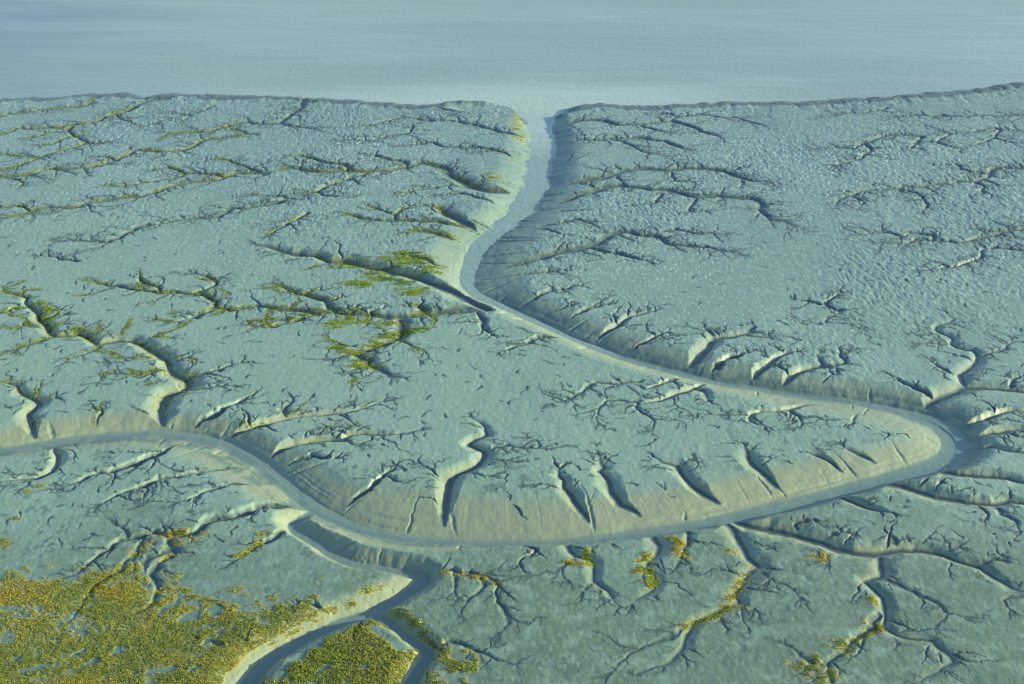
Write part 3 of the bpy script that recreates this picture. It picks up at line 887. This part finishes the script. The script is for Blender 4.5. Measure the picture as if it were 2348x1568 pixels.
def mixc(nt, fac, a, b):
    m = nt.nodes.new('ShaderNodeMix'); m.data_type = 'RGBA'
    for s, v in ((0, fac), (6, a), (7, b)):
        if hasattr(v, 'is_output'): nt.links.new(v, m.inputs[s])
        else: m.inputs[s].default_value = v if s == 0 else tuple(v) + (1,)
    return m.outputs[2]


def math_(nt, op, a, b=None, clamp=False):
    m = nt.nodes.new('ShaderNodeMath'); m.operation = op; m.use_clamp = clamp
    for s, v in ((0, a), (1, b)):
        if v is None: continue
        if hasattr(v, 'is_output'): nt.links.new(v, m.inputs[s])
        else: m.inputs[s].default_value = v
    return m.outputs[0]


def ramp(nt, v, a, b, lo=0., hi=1.):
    m = nt.nodes.new('ShaderNodeMapRange'); m.clamp = True; m.interpolation_type = 'SMOOTHSTEP'
    nt.links.new(v, m.inputs[0])
    m.inputs[1].default_value = a; m.inputs[2].default_value = b; m.inputs[3].default_value = lo; m.inputs[4].default_value = hi
    return m.outputs[0]


def noise(nt, vec, scale, detail=3., rough=.55, dist=0.):
    n = N(nt, 'ShaderNodeTexNoise', Scale=scale, Detail=detail, Roughness=rough, Distortion=dist)
    nt.links.new(vec, n.inputs['Vector'])
    return n.outputs[0]


def scaled(nt, vec, s):
    m = nt.nodes.new('ShaderNodeMapping'); m.inputs['Scale'].default_value = s
    nt.links.new(vec, m.inputs['Vector'])
    return m.outputs[0]


def attr(nt, name):
    a = nt.nodes.new('ShaderNodeAttribute'); a.attribute_name = name
    return a


mat_mud, nt, b = newmat('tidal_mud')
geo = nt.nodes.new('ShaderNodeNewGeometry'); pos = geo.outputs['Position']
rippled = scaled(nt, pos, (1, .75, 1))
big = noise(nt, pos, .035, 4)
mid = noise(nt, pos, .22, 4)
small = noise(nt, rippled, 1.1, 4, .6)
outer = attr(nt, 'outer').outputs['Fac']; pit = attr(nt, 'pit').outputs['Fac']
c = mixc(nt, ramp(nt, big, .38, .64), (.122, .213, .176), (.128, .211, .190))
c = mixc(nt, attr(nt, 'inland').outputs['Fac'], c, (.070, .122, .090))
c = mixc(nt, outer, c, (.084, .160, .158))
c = mixc(nt, ramp(nt, mid, .45, .75, 0, .7), c, (.135, .225, .195))
c = mixc(nt, ramp(nt, small, .56, .74, 0, .5), c, (.082, .155, .135))
c = mixc(nt, math_(nt, 'MULTIPLY', pit, .7), c, (.05, .10, .085))
bank = attr(nt, 'bank').outputs['Fac']; bed = attr(nt, 'bed').outputs['Fac']; trench_shade = attr(nt, 'trench_shade').outputs['Fac']; turf = attr(nt, 'turf').outputs['Fac']; wet = attr(nt, 'wet').outputs['Fac']
film = math_(nt, 'MULTIPLY', attr(nt, 'film').outputs['Fac'], math_(nt, 'SUBTRACT', 1.0, wet))
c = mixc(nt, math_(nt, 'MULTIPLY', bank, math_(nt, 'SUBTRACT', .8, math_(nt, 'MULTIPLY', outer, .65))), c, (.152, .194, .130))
c = mixc(nt, math_(nt, 'MULTIPLY', attr(nt, 'damp_shade').outputs['Fac'], math_(nt, 'SUBTRACT', .8, math_(nt, 'MULTIPLY', outer, .5))), c, (.060, .108, .100))  # bank shade painted over wet mud, on one side only
c = mixc(nt, math_(nt, 'MULTIPLY', bed, .7), c, (.078, .140, .142))
c = mixc(nt, math_(nt, 'MULTIPLY', trench_shade, .93), c, (.026, .054, .052))  # runnel shade put into the colour of the wet mud
c = mixc(nt, math_(nt, 'MULTIPLY', wet, .95), c, (.022, .052, .054))
c = mixc(nt, math_(nt, 'MULTIPLY', turf, ramp(nt, noise(nt, pos, 1.6, 3), .35, .6, .35, .9)), c, (.20, .205, .06))
# a film of water on the ripples, its pale sky glints painted in
pud_glint = ramp(nt, noise(nt, scaled(nt, pos, (1, .45, 1)), 1.15, 2.0, .5, .2), .56, .64)
pud_glint = math_(nt, 'MULTIPLY', pud_glint, film)
c = mixc(nt, math_(nt, 'MULTIPLY', pud_glint, .8), c, (.235, .335, .335))
nt.links.new(c, b.inputs['Base Color'])
ro = math_(nt, 'SUBTRACT', .55, math_(nt, 'MULTIPLY', pud_glint, .46), True)
ro = math_(nt, 'SUBTRACT', ro, math_(nt, 'MULTIPLY', bed, .25), True)
nt.links.new(ro, b.inputs['Roughness'])
nt.links.new(math_(nt, 'ADD', math_(nt, 'ADD', .55, math_(nt, 'MULTIPLY', outer, .25)), math_(nt, 'MULTIPLY', pud_glint, .3)), b.inputs['Specular IOR Level'])
bmp = N(nt, 'ShaderNodeBump', Distance=.16)
nt.links.new(math_(nt, 'ADD', .30, math_(nt, 'MULTIPLY', outer, .35)), bmp.inputs['Strength'])
hh = math_(nt, 'ADD', noise(nt, rippled, 1.9, 4, .65), math_(nt, 'MULTIPLY', noise(nt, pos, 6, 2), .25))
hh = math_(nt, 'MULTIPLY', hh, math_(nt, 'SUBTRACT', 1.0, math_(nt, 'MAXIMUM', math_(nt, 'MULTIPLY', pud_glint, .85), math_(nt, 'MULTIPLY', bed, .8))))
nt.links.new(hh, bmp.inputs['Height'])
nt.links.new(bmp.outputs[0], b.inputs['Normal'])

mat_sea, nt, b = newmat('turbid_water')
geo = nt.nodes.new('ShaderNodeNewGeometry'); pos = geo.outputs['Position']
streak = noise(nt, scaled(nt, pos, (.006, .03, 1)), 1.0, 5, .6, .3)
cloudy = noise(nt, scaled(nt, pos, (.003, .006, 1)), 1.0, 3)
c = mixc(nt, ramp(nt, cloudy, .35, .65), (.128, .202, .206), (.146, .222, .219))
c = mixc(nt, ramp(nt, streak, .50, .80, 0, .35), c, (.155, .25, .235))
sep = nt.nodes.new('ShaderNodeSeparateXYZ'); nt.links.new(pos, sep.inputs[0])
plume = math_(nt, 'ADD', sep.outputs[0], math_(nt, 'MULTIPLY', math_(nt, 'SUBTRACT', cloudy, .5), 260))
c = mixc(nt, ramp(nt, plume, -120, -330, 0, .6), c, (.045, .108, .165))
dm = nt.nodes.new('ShaderNodeVectorMath'); dm.operation = 'DISTANCE'
nt.links.new(scaled(nt, pos, (.5, 1, 1)), dm.inputs[0]); dm.inputs[1].default_value = (ground(1230, 250, SEA_Z)[0] * .5, ground(1230, 250, SEA_Z)[1] + 4, SEA_Z)
silt = math_(nt, 'ADD', dm.outputs['Value'], math_(nt, 'MULTIPLY', math_(nt, 'SUBTRACT', streak, .5), 90))
c = mixc(nt, ramp(nt, silt, 85, 10, 0, .6), c, (.27, .37, .36))
nt.links.new(c, b.inputs['Base Color'])
b.inputs['IOR'].default_value = 1.33
nt.links.new(ramp(nt, streak, .3, .7, .30, .40), b.inputs['Roughness'])
bmp = N(nt, 'ShaderNodeBump', Strength=.7, Distance=.3)
wv = math_(nt, 'ADD', noise(nt, scaled(nt, pos, (1, .7, 1)), .55, 3, .6), math_(nt, 'MULTIPLY', noise(nt, scaled(nt, pos, (.3, 1, 1)), .12, 3), 1.2))
nt.links.new(wv, bmp.inputs['Height']); nt.links.new(bmp.outputs[0], b.inputs['Normal'])

mat_pool, nt, b = newmat('still_pool_water')
b.inputs['Base Color'].default_value = (.085, .145, .13, 1)
b.inputs['Roughness'].default_value = .3
b.inputs['IOR'].default_value = 1.33
geo = nt.nodes.new('ShaderNodeNewGeometry')
bmp = N(nt, 'ShaderNodeBump', Strength=.12, Distance=.05)
nt.links.new(noise(nt, geo.outputs['Position'], 1.5, 2), bmp.inputs['Height']); nt.links.new(bmp.outputs[0], b.inputs['Normal'])

mat_leaf, nt, b = newmat('marsh_leaf')
a = attr(nt, 'leaf')
nt.links.new(a.outputs['Color'], b.inputs['Base Color'])
b.inputs['Roughness'].default_value = .7
b.inputs['Specular IOR Level'].default_value = .2
tr = nt.nodes.new('ShaderNodeBsdfTranslucent'); nt.links.new(a.outputs['Color'], tr.inputs['Color'])
mx = nt.nodes.new('ShaderNodeMixShader'); mx.inputs[0].default_value = .3
nt.links.new(b.outputs[0], mx.inputs[1]); nt.links.new(tr.outputs[0], mx.inputs[2])
nt.links.new(mx.outputs[0], nt.nodes['Material Output'].inputs['Surface'])

# ------------------------------------------------------------------ pools sunk into the saltmarsh
POOLS = [((0, 3), 150, 940, 60, 22, 'small round'), ((0, 3), 495, 925, 52, 22, 'small bright'), ((0, 3), 780, 1105, 36, 34, 'small squarish'), ((0, 3), 330, 1420, 120, 34, 'long slanting'),
         ((0, 3), 865, 1365, 75, 30, 'short'), ((0, 3), 1090, 1260, 45, 60, 'ragged'), ((0, 3), 725, 1285, 60, 30, 'faint'), ((0, 3), 1560, 855, 70, 26, 'broad'),
         ((0, 3), 1740, 950, 110, 40, 'long branching'), ((0, 3), 1980, 890, 80, 50, 'widest open'), ((0, 3), 1890, 1045, 70, 22, 'narrow'), ((0, 3), 2030, 1085, 50, 24, 'tiny'),
         ((0, 3), 1470, 920, 45, 20, 'tiny oval'), ((0, 3), 1500, 1440, 130, 32, 'long low'), ((0, 3), 1240, 1475, 40, 16, 'tiny low'), ((0, 3), 1790, 1425, 60, 22, 'slanting'), ((0, 3), 160, 1335, 50, 26, 'oval'),
         ((1, 3), 610, 1445, 60, 28, 'grassy')]
pool_geo = []
for (t, a, bb, rx, ry, wd) in POOLS:
    cx, cy = ground(TX[t[0]] + a / 4., TY[t[1]] + bb / 4.)
    ex = ground(TX[t[0]] + (a + rx) / 4., TY[t[1]] + bb / 4.)[0] - cx
    ey = abs(ground(TX[t[0]] + a / 4., TY[t[1]] + (bb + ry) / 4.)[1] - cy)
    n = 40; ring = []
    ph = [rng.uniform(0, 6.28) for _ in range(4)]; tilt = rng.uniform(.1, .5)
    for k in range(n):
        q = 2 * math.pi * k / n
        r = 1 + .22 * math.sin(2 * q + ph[0]) + .16 * math.sin(3 * q + ph[1]) + .1 * math.sin(5 * q + ph[2]) + .05 * math.sin(9 * q + ph[3])
        lx, ly = math.cos(q) * r * ex, math.sin(q) * r * ey
        ring.append((cx + lx, cy + ly + lx * tilt))
    zz, _ = height_at(np.array([p[0] for p in ring] + [cx]), np.array([p[1] for p in ring] + [cy]))
    lvl = float(np.percentile(zz, 30))
    pool_geo.append((cx, cy, ring, lvl, wd))
    r0 = np.searchsorted(Y, cy - ey * 2.2 - ex); r1 = np.searchsorted(Y, cy + ey * 2.2 + ex)
    fr = F[r0]; c0 = np.searchsorted(U, (cx - ex * 1.8) / fr); c1 = np.searchsorted(U, (cx + ex * 1.8) / fr)
    xs = X2[r0:r1, c0:c1]; ysb = Y2[r0:r1, c0:c1]
    m = poly_mask(xs, ysb, ring)
    hb = h[r0:r1, c0:c1]; hb[m] = np.minimum(hb[m], lvl - .12)

# ------------------------------------------------------------------ vegetation
GOLD = [(.275, .31, .06), (.225, .275, .065), (.185, .245, .07), (.155, .215, .07), (.21, .265, .07), (.265, .32, .06), (.30, .285, .06)]
GOLDGREEN = [(.23, .25, .055), (.19, .23, .055), (.15, .205, .05), (.22, .30, .055), (.32, .39, .055)]
ORANGE = [(.34, .29, .045), (.27, .26, .05), (.20, .22, .05), (.30, .29, .05)]
GREEN = [(.11, .20, .025), (.16, .27, .025), (.22, .32, .03), (.085, .165, .035)]


def not_in_pools(xy):
    x, y = xy
    ok = np.ones(len(x), bool)
    for (_, _, ring, _, _) in pool_geo: ok &= ~poly_mask(x, y, ring)
    return x[ok], y[ok]


def join(*a):
    return np.concatenate([q[0] for q in a]), np.concatenate([q[1] for q in a])


g1 = [(-80, 1345), (30, 1325), (120, 1338), (180, 1345), (225, 1318), (290, 1290), (330, 1322), (400, 1352), (460, 1366), (520, 1395),
      (600, 1392), (660, 1372), (720, 1392), (748, 1402), (700, 1430), (690, 1444), (660, 1470), (622, 1500), (612, 1560), (590, 1640), (-80, 1660)]
g2 = [(836, 1422), (870, 1446), (900, 1486), (968, 1500), (944, 1568), (930, 1640), (610, 1640), (655, 1560), (705, 1500), (770, 1458)]
g3 = [(1003, 1480), (1040, 1488), (1095, 1498), (1105, 1530), (1085, 1580), (1060, 1640), (945, 1640), (975, 1560), (998, 1512)]
tufts('saltmarsh_grass', not_in_pools(join(scatter_poly(g1, 22, 201, .40, -.8, 4.5), scatter_poly(g1, 22, 205, .49, -.8, 1.6, 4.0), scatter_poly(g1, 10, 208, .55, -.6, 2.4, 8.0))),
      'broad golden saltmarsh meadow dotted with pools, left of the near creek', 'marsh grass', GOLD)
tufts('saltmarsh_grass', not_in_pools(join(scatter_poly(g2, 34, 211, .30, -1.2, 2.0),)),
      'golden green grass on the tongue of land between two near creeks', 'marsh grass', GOLD[:3] + GOLDGREEN[:4], .36)
tufts('saltmarsh_grass', scatter_poly(g3, 26, 221, .47, -1.0, 2.0),
      'sparse olive grass fading onto bare mud, right of the forked near creek', 'marsh grass', GOLDGREEN[:4])
T1, T2, T3, T0 = (1, 3), (2, 3), (3, 3), (0, 3)


def strip(tile, s, width, per, seed=0, lo=-1.3):
    return scatter_strip([(tile, *map(float, p.split(','))) for p in s.split()], width, per, seed, lo)


tufts('creek_edge_grass', strip(T1, '1230,890 1290,890 1400,960 1480,1030 1540,1120 1620,1190 1690,1190', .9, 9, 1),
      'yellow green grass fringe along the outer edge of the forked creek', 'marsh grass', GOLDGREEN)
tufts('creek_edge_grass', join(strip(T1, '640,880 760,850 880,810 980,780 1030,700 1180,670', .9, 7, 2), strip(T1, '100,1230 200,1170 330,1090 440,1040', 1.0, 14, 3), strip(T1, '520,960 560,950 600,960', 1.1, 10, 4)),
      'bright green and gold grass strip along the left bank of the near creek', 'marsh grass', GOLDGREEN[2:] + GOLD[:1])
tufts('gully_grass', join(strip(T1, '1950,620 2040,590 2110,590 2100,640 2200,650 2240,660', .7, 9, 5), strip(T1, '1700,560 1850,560 1920,600', .8, 6, 6)),
      'orange grass clump at a runnel right of the creek junction', 'marsh grass', ORANGE)
tufts('gully_grass', join(strip(T2, '500,450 540,460 560,480', .7, 22, 7), strip(T2, '600,460 660,470 740,460', .7, 14, 8), strip(T2, '680,350 700,400 720,440', .8, 12, 9)),
      'yellow tufts round the head of the short gully below the loop', 'marsh grass', ORANGE[:2] + GREEN[1:3])
tufts('gully_grass', join(strip(T2, '1260,370 1200,440 1180,500 1150,540', .8, 16, 10), strip(T2, '1250,500 1270,560 1310,600 1260,660 1240,700', .9, 16, 11)),
      'yellow green tufts lining the winding gully, middle of the three below the loop', 'marsh grass', GOLDGREEN + ORANGE[:1])
tufts('gully_grass', join(strip(T2, '1440,220 1530,270 1560,290 1500,330 1480,370', 1.0, 14, 12), strip(T2, '1540,330 1560,380 1580,420', .8, 12, 13)),
      'round gold and green grass mound in the small gully mouth', 'marsh grass', GOLDGREEN + ORANGE[:1])
tufts('gully_grass', join(strip(T2, '2210,500 2150,570 2090,640 2030,740 1970,790', .9, 11, 14), strip(T2, '2060,840 1960,860 1850,950 1700,990 1560,1050', 1.1, 11, 15), strip(T2, '1980,330 2040,370', .8, 6, 16), strip(T2, '2120,860 2160,880', .7, 8, 17)),
      'long ragged line of orange and olive tufts along the crooked gully', 'marsh grass', ORANGE + GOLDGREEN)
tufts('gully_grass', join(strip(T3, '930,760 960,800 1000,860', .8, 9, 18), strip(T3, '900,1000 940,1050 940,1100 880,1130', .8, 11, 19), strip(T3, '1020,1010 1020,1090', .6, 18, 20), strip(T3, '820,1160 720,1190 620,1210 600,1250', .9, 13, 21), strip(T3, '740,1230 680,1300', .7, 8, 22)),
      'olive and yellow tufts along the forked gully near the right edge', 'marsh grass', GOLDGREEN)
tufts('gully_grass', join(strip(T3, '430,1300 420,1380', .8, 13, 23), strip(T3, '260,1380 380,1450 480,1500 540,1560', 1.6, 18, 24), strip(T3, '580,1440 600,1490', .8, 8, 25)),
      'thick green grass bed at the lower right gully bottom', 'marsh grass', GREEN + GOLDGREEN[:2])
tufts('gully_grass', join(strip(T3, '500,380 520,450', .9, 12, 26), strip(T3, '350,430 450,400', 1.0, 4, 27)),
      'small lone yellow tuft on the flat beside the right creek', 'marsh grass', ORANGE[:2])
tufts('gully_grass', join(strip(T0, '1920,170 1900,220 1850,260', .9, 9, 28), strip(T0, '1630,300 1640,260 1740,240', .9, 14, 29), strip(T0, '1400,200 1540,200 1650,170 1740,190', .8, 11, 30), strip(T0, '1340,240 1270,340 1220,400', 1.2, 14, 31), strip(T0, '1250,470 1120,540 1020,580 900,660 820,740', 1.2, 12, 32), strip(T0, '1500,430 1600,380', .7, 10, 33)),
      'amber grass lining the branching runnels above the golden meadow', 'marsh grass', ORANGE + GOLD[2:4])
tufts('gully_grass', join(strip(T1, '40,220 100,190', 1.0, 15, 34), strip(T1, '0,300 60,260', .9, 10, 35), strip(T0, '2150,410 2240,380 2340,290', .7, 14, 36)),
      'narrow amber and green grass streak beside a short curved gully', 'marsh grass', ORANGE[:2] + GOLDGREEN[2:])
tufts('gully_grass', join(strip((0, 2), '250,1090 300,1050 400,1010', .7, 8, 37), strip((0, 2), '110,1180 140,1210', .9, 14, 38), strip((0, 2), '140,1310 160,1330', .6, 10, 39), strip(T0, '10,240 50,280 40,320', .9, 10, 40)),
      'scattered olive tufts on the mud at the left edge', 'marsh grass', GOLDGREEN[:3])


# mats of green weed: short leaves lying on the mud in streaks
def weed(regions, seed, per=28):
    xs, ys = [], []
    q = random.Random(seed)
    for (t, a, b_, rx, ry, n) in regions:
        for _ in range(n):
            va = TX[t[0]] + (a + q.gauss(0, .5) * rx) / 4.; vb = TY[t[1]] + (b_ + q.gauss(0, .5) * ry) / 4.
            x, y = ground(va, vb, -.1)
            ln = q.uniform(1.2, 4.4); ang = q.uniform(-.05, .45)
            m = int(per * ln / 2.5)
            tt = nrng.normal(0, .4, m) * ln; ss = nrng.normal(0, .14, m)
            xs += list(x + np.cos(ang) * tt - np.sin(ang) * ss); ys += list(y + np.sin(ang) * tt + np.cos(ang) * ss * 1.3)
    x, y = np.array(xs), np.array(ys)
    zz, zc = height_at(x, y)
    ok = (zc > -1.5) & (zz > SEA_Z + .3)
    return x[ok], y[ok]


A, B_ = (1, 1), (0, 1)
tufts('green_weed', weed([(A, 1330, 115, 250, 75, 60), (A, 1500, 130, 120, 40, 16), (A, 1580, 200, 90, 50, 12), (A, 1640, 260, 20, 60, 5)], 1),
      'bright green weed patch on the bank above the bend of the creek', 'seaweed', GREEN, .20, .30, 6, .3)
tufts('green_weed', weed([(A, 1120, 260, 90, 40, 16), (A, 1150, 305, 90, 20, 12), (A, 950, 350, 120, 35, 30), (A, 1350, 345, 60, 35, 12), (A, 870, 190, 160, 30, 26)], 2),
      'dark green weed streaks beside the straight side creek', 'seaweed', GREEN, .20, .30, 6, .3)
tufts('green_weed', weed([(A, 1440, 430, 130, 35, 22), (A, 1400, 270, 60, 15, 6)], 3),
      'short green weed dashes below the straight side creek', 'seaweed', GREEN, .20, .30, 6, .3)
tufts('green_weed', weed([(A, 1230, 715, 40, 20, 9), (A, 1200, 835, 60, 30, 12), (A, 1120, 900, 80, 25, 9), (A, 950, 1060, 50, 25, 9), (A, 880, 980, 70, 30, 10), (A, 1000, 1100, 100, 20, 9)], 4),
      'yellow green weed on the left banks of the crooked gully', 'seaweed', GREEN[1:3] + GOLDGREEN[2:4], .20, .30, 6, .3)
tufts('green_weed', weed([(A, 730, 720, 90, 30, 20), (A, 930, 705, 90, 20, 10), (A, 1450, 760, 110, 45, 14), (A, 840, 665, 30, 15, 4), (A, 770, 935, 60, 20, 7)], 5),
      'green weed clumps scattered round the middle gully heads', 'seaweed', GREEN, .20, .30, 6, .3)
def weed_along(boxV, seed, per_m=5.0, thr=.5, side=.8):
    """weed lining every creek and runnel inside a stretch of the flats"""
    poly = [ground(x, y) for x, y in boxV]
    xs, ys = [], []
    for rows, f, lv in COURSES:
        if lv and min(p[1] for p in boxV) < 465: continue
        a = np.array([r[:6] for r in rows])
        ins = poly_mask(a[:, 0], a[:, 1], poly)
        if not ins.any(): continue
        for i in np.nonzero(ins)[0][1:]:
            if i == 0: continue
            L = math.hypot(a[i, 0] - a[i - 1, 0], a[i, 1] - a[i - 1, 1])
            n = nrng.poisson(per_m * L)
            if not n: continue
            t = nrng.random(n)
            xs += list(a[i - 1, 0] + (a[i, 0] - a[i - 1, 0]) * t + nrng.normal(-.2, .3 + .16 * a[i, 3], n))
            ys += list(a[i - 1, 1] + (a[i, 1] - a[i - 1, 1]) * t + nrng.normal(side * (.2 + .35 * a[i, 3]), .4 + .2 * a[i, 3], n))
    x, y = np.array(xs), np.array(ys)
    nz = fbm(x / 5, y / 4, seed + 500, 3)
    zz, zc = height_at(x, y)
    ok = (nz > thr) & (zc > -1.6) & (zz > SEA_Z + .3)
    return x[ok], y[ok]


WKW = dict(hgt=.18, rad=.34, blades=6, turf=.3)
OLIVE = [(.12, .19, .035), (.17, .235, .035), (.10, .16, .04)]
for box, sd_, per, thr, lab in (
        ([(-60, 600), (560, 560), (590, 720), (520, 800), (200, 800), (-60, 700)], 1, 5, .50, 'faint green weed along the thin runnels of the left flats'),
        ([(480, 700), (640, 700), (760, 760), (560, 790), (480, 770)], 2, 9, .42, 'green weed strips on the low mud ridges left of the middle gullies'),
        ([(-60, 650), (130, 640), (200, 760), (470, 830), (480, 960), (300, 960), (180, 800), (-60, 800)], 3, 4.5, .50, 'olive weed hugging the banks of the winding left creek'),
        ([(-60, 805), (170, 805), (250, 960), (150, 1010), (-60, 1010)], 4, 3, .54, 'dark olive weed by the small creek at the left edge'),
        ([(600, 470), (1120, 460), (1090, 560), (1000, 640), (760, 600), (600, 560)], 5, 6, .47, 'green weed lining the gullies above the creek bend'),
        ([(-60, 190), (300, 190), (330, 280), (200, 330), (-60, 390)], 6, 5, .44, 'dark green weed in the branching creek nearest the left shore'),
        ([(-60, 392), (205, 332), (310, 300), (560, 270), (620, 330), (330, 352), (-60, 428)], 7, 6, .42, 'dark green weed in the long outer creek of the far left flats'),
        ([(-60, 430), (330, 355), (640, 335), (820, 360), (820, 430), (400, 470), (-60, 560)], 8, 5, .45, 'green weed in the second long creek of the far left flats'),
        ([(830, 360), (1200, 330), (1200, 460), (1000, 460), (830, 430)], 9, 4, .50, 'sparse green weed along the gullies left of the outer creek'),
        ([(560, 580), (760, 610), (1000, 650), (1090, 720), (900, 860), (760, 800), (620, 700)], 10, 6, .47, 'yellow green weed threading the crooked middle gullies'),
        ([(560, 870), (900, 860), (1000, 960), (700, 1010), (540, 980)], 11, 2.5, .56, 'thin green weed on the feathery runnels above the lower loop')):
    tufts('green_weed', weed_along(box, sd_, per * 2.2, thr - .07), lab, 'seaweed', GREEN + OLIVE, **WKW)
tufts('green_weed', weed([((2, 0), 40, 430, 30, 120, 14), ((2, 0), 100, 560, 40, 60, 9), ((1, 0), 2200, 940, 80, 50, 9)], 16),
      'pale green weed on the left bank of the creek mouth', 'seaweed', GREEN[1:3], .16, .4, 6)

# ------------------------------------------------------------------ the mudflat mesh
verts = np.stack([X2, Y2, h.astype(np.float32)], -1).reshape(-1, 3).astype(np.float32)
idx = np.arange(R_ * C_, dtype=np.int32).reshape(R_, C_)
quads = np.stack([idx[:-1, :-1], idx[:-1, 1:], idx[1:, 1:], idx[1:, :-1]], -1).reshape(-1)
me = bpy.data.meshes.new('mudflat')
me.vertices.add(len(verts)); me.vertices.foreach_set('co', verts.reshape(-1))
me.loops.add(len(quads)); me.loops.foreach_set('vertex_index', quads)
nq = len(quads) // 4
me.polygons.add(nq); me.polygons.foreach_set('loop_start', np.arange(0, len(quads), 4, dtype=np.int32))
me.update()
me.polygons.foreach_set('use_smooth', np.ones(nq, bool))
wetm = np.clip(sstep(-5.2, -3.6, sd + (fbm(X2 / 9, Y2 / 18, 311, 4) - .5) * 8) * 1.0 + sstep(-60, -5, sd) * .12 + sstep(40, 260, X2) * farz * .16, 0, 1) * (1 - SHOAL)
filmm = flat * farz * (.55 + .45 * sstep(.4, .62, fbm(X2 / 45, Y2 / 60, 77, 3))) + flat * (1 - farz) * .25
for nm, arr in (('bank', bankm * (SCL >= 1.5)), ('bed', BED * (SCL >= 2)), ('turf', TURF), ('wet', wetm), ('film', np.maximum(filmm, SHOAL)), ('trench_shade', TRE_SHADE * k_in), ('outer', farz), ('pit', PIT * k_in), ('damp_shade', WET_SHADE * k_in * sstep(.30, .50, fbm(X2 / 3.5, Y2 / 3.5, 330, 3))), ('inland', sstep(262, 205, Y2 + (fbm(X2 / 25, Y2 / 25, 320, 3) - .5) * 60))):
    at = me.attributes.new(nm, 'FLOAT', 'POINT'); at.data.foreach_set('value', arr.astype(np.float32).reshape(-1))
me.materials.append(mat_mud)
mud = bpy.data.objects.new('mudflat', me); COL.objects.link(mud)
tagged(mud, 'grey green tidal mudflat cut by branching creeks', 'mudflat', 'structure')

# ------------------------------------------------------------------ sea and pools
S = 30000.0
me = bpy.data.meshes.new('sea_water')
me.from_pydata([(-S, -2000, SEA_Z), (S, -2000, SEA_Z), (S, S, SEA_Z), (-S, S, SEA_Z)], [], [(0, 1, 2, 3)])
me.materials.append(mat_sea)
sea = bpy.data.objects.new('sea_water', me); COL.objects.link(sea)
tagged(sea, 'pale blue estuary water filling the creek mouth and the distance', 'water', 'structure')

for i, (cx, cy, ring, lvl, wd) in enumerate(pool_geo):
    me = bpy.data.meshes.new('marsh_pool')
    vs = [(cx, cy, lvl - .05)] + [(p[0], p[1], lvl - .05) for p in ring]
    me.from_pydata(vs, [], [(0, 1 + k, 1 + (k + 1) % len(ring)) for k in range(len(ring))])
    me.materials.append(mat_pool)
    o = bpy.data.objects.new('marsh_pool', me); COL.objects.link(o)
    tagged(o, wd + ' still pool in the marsh grass', 'pool', 'structure')
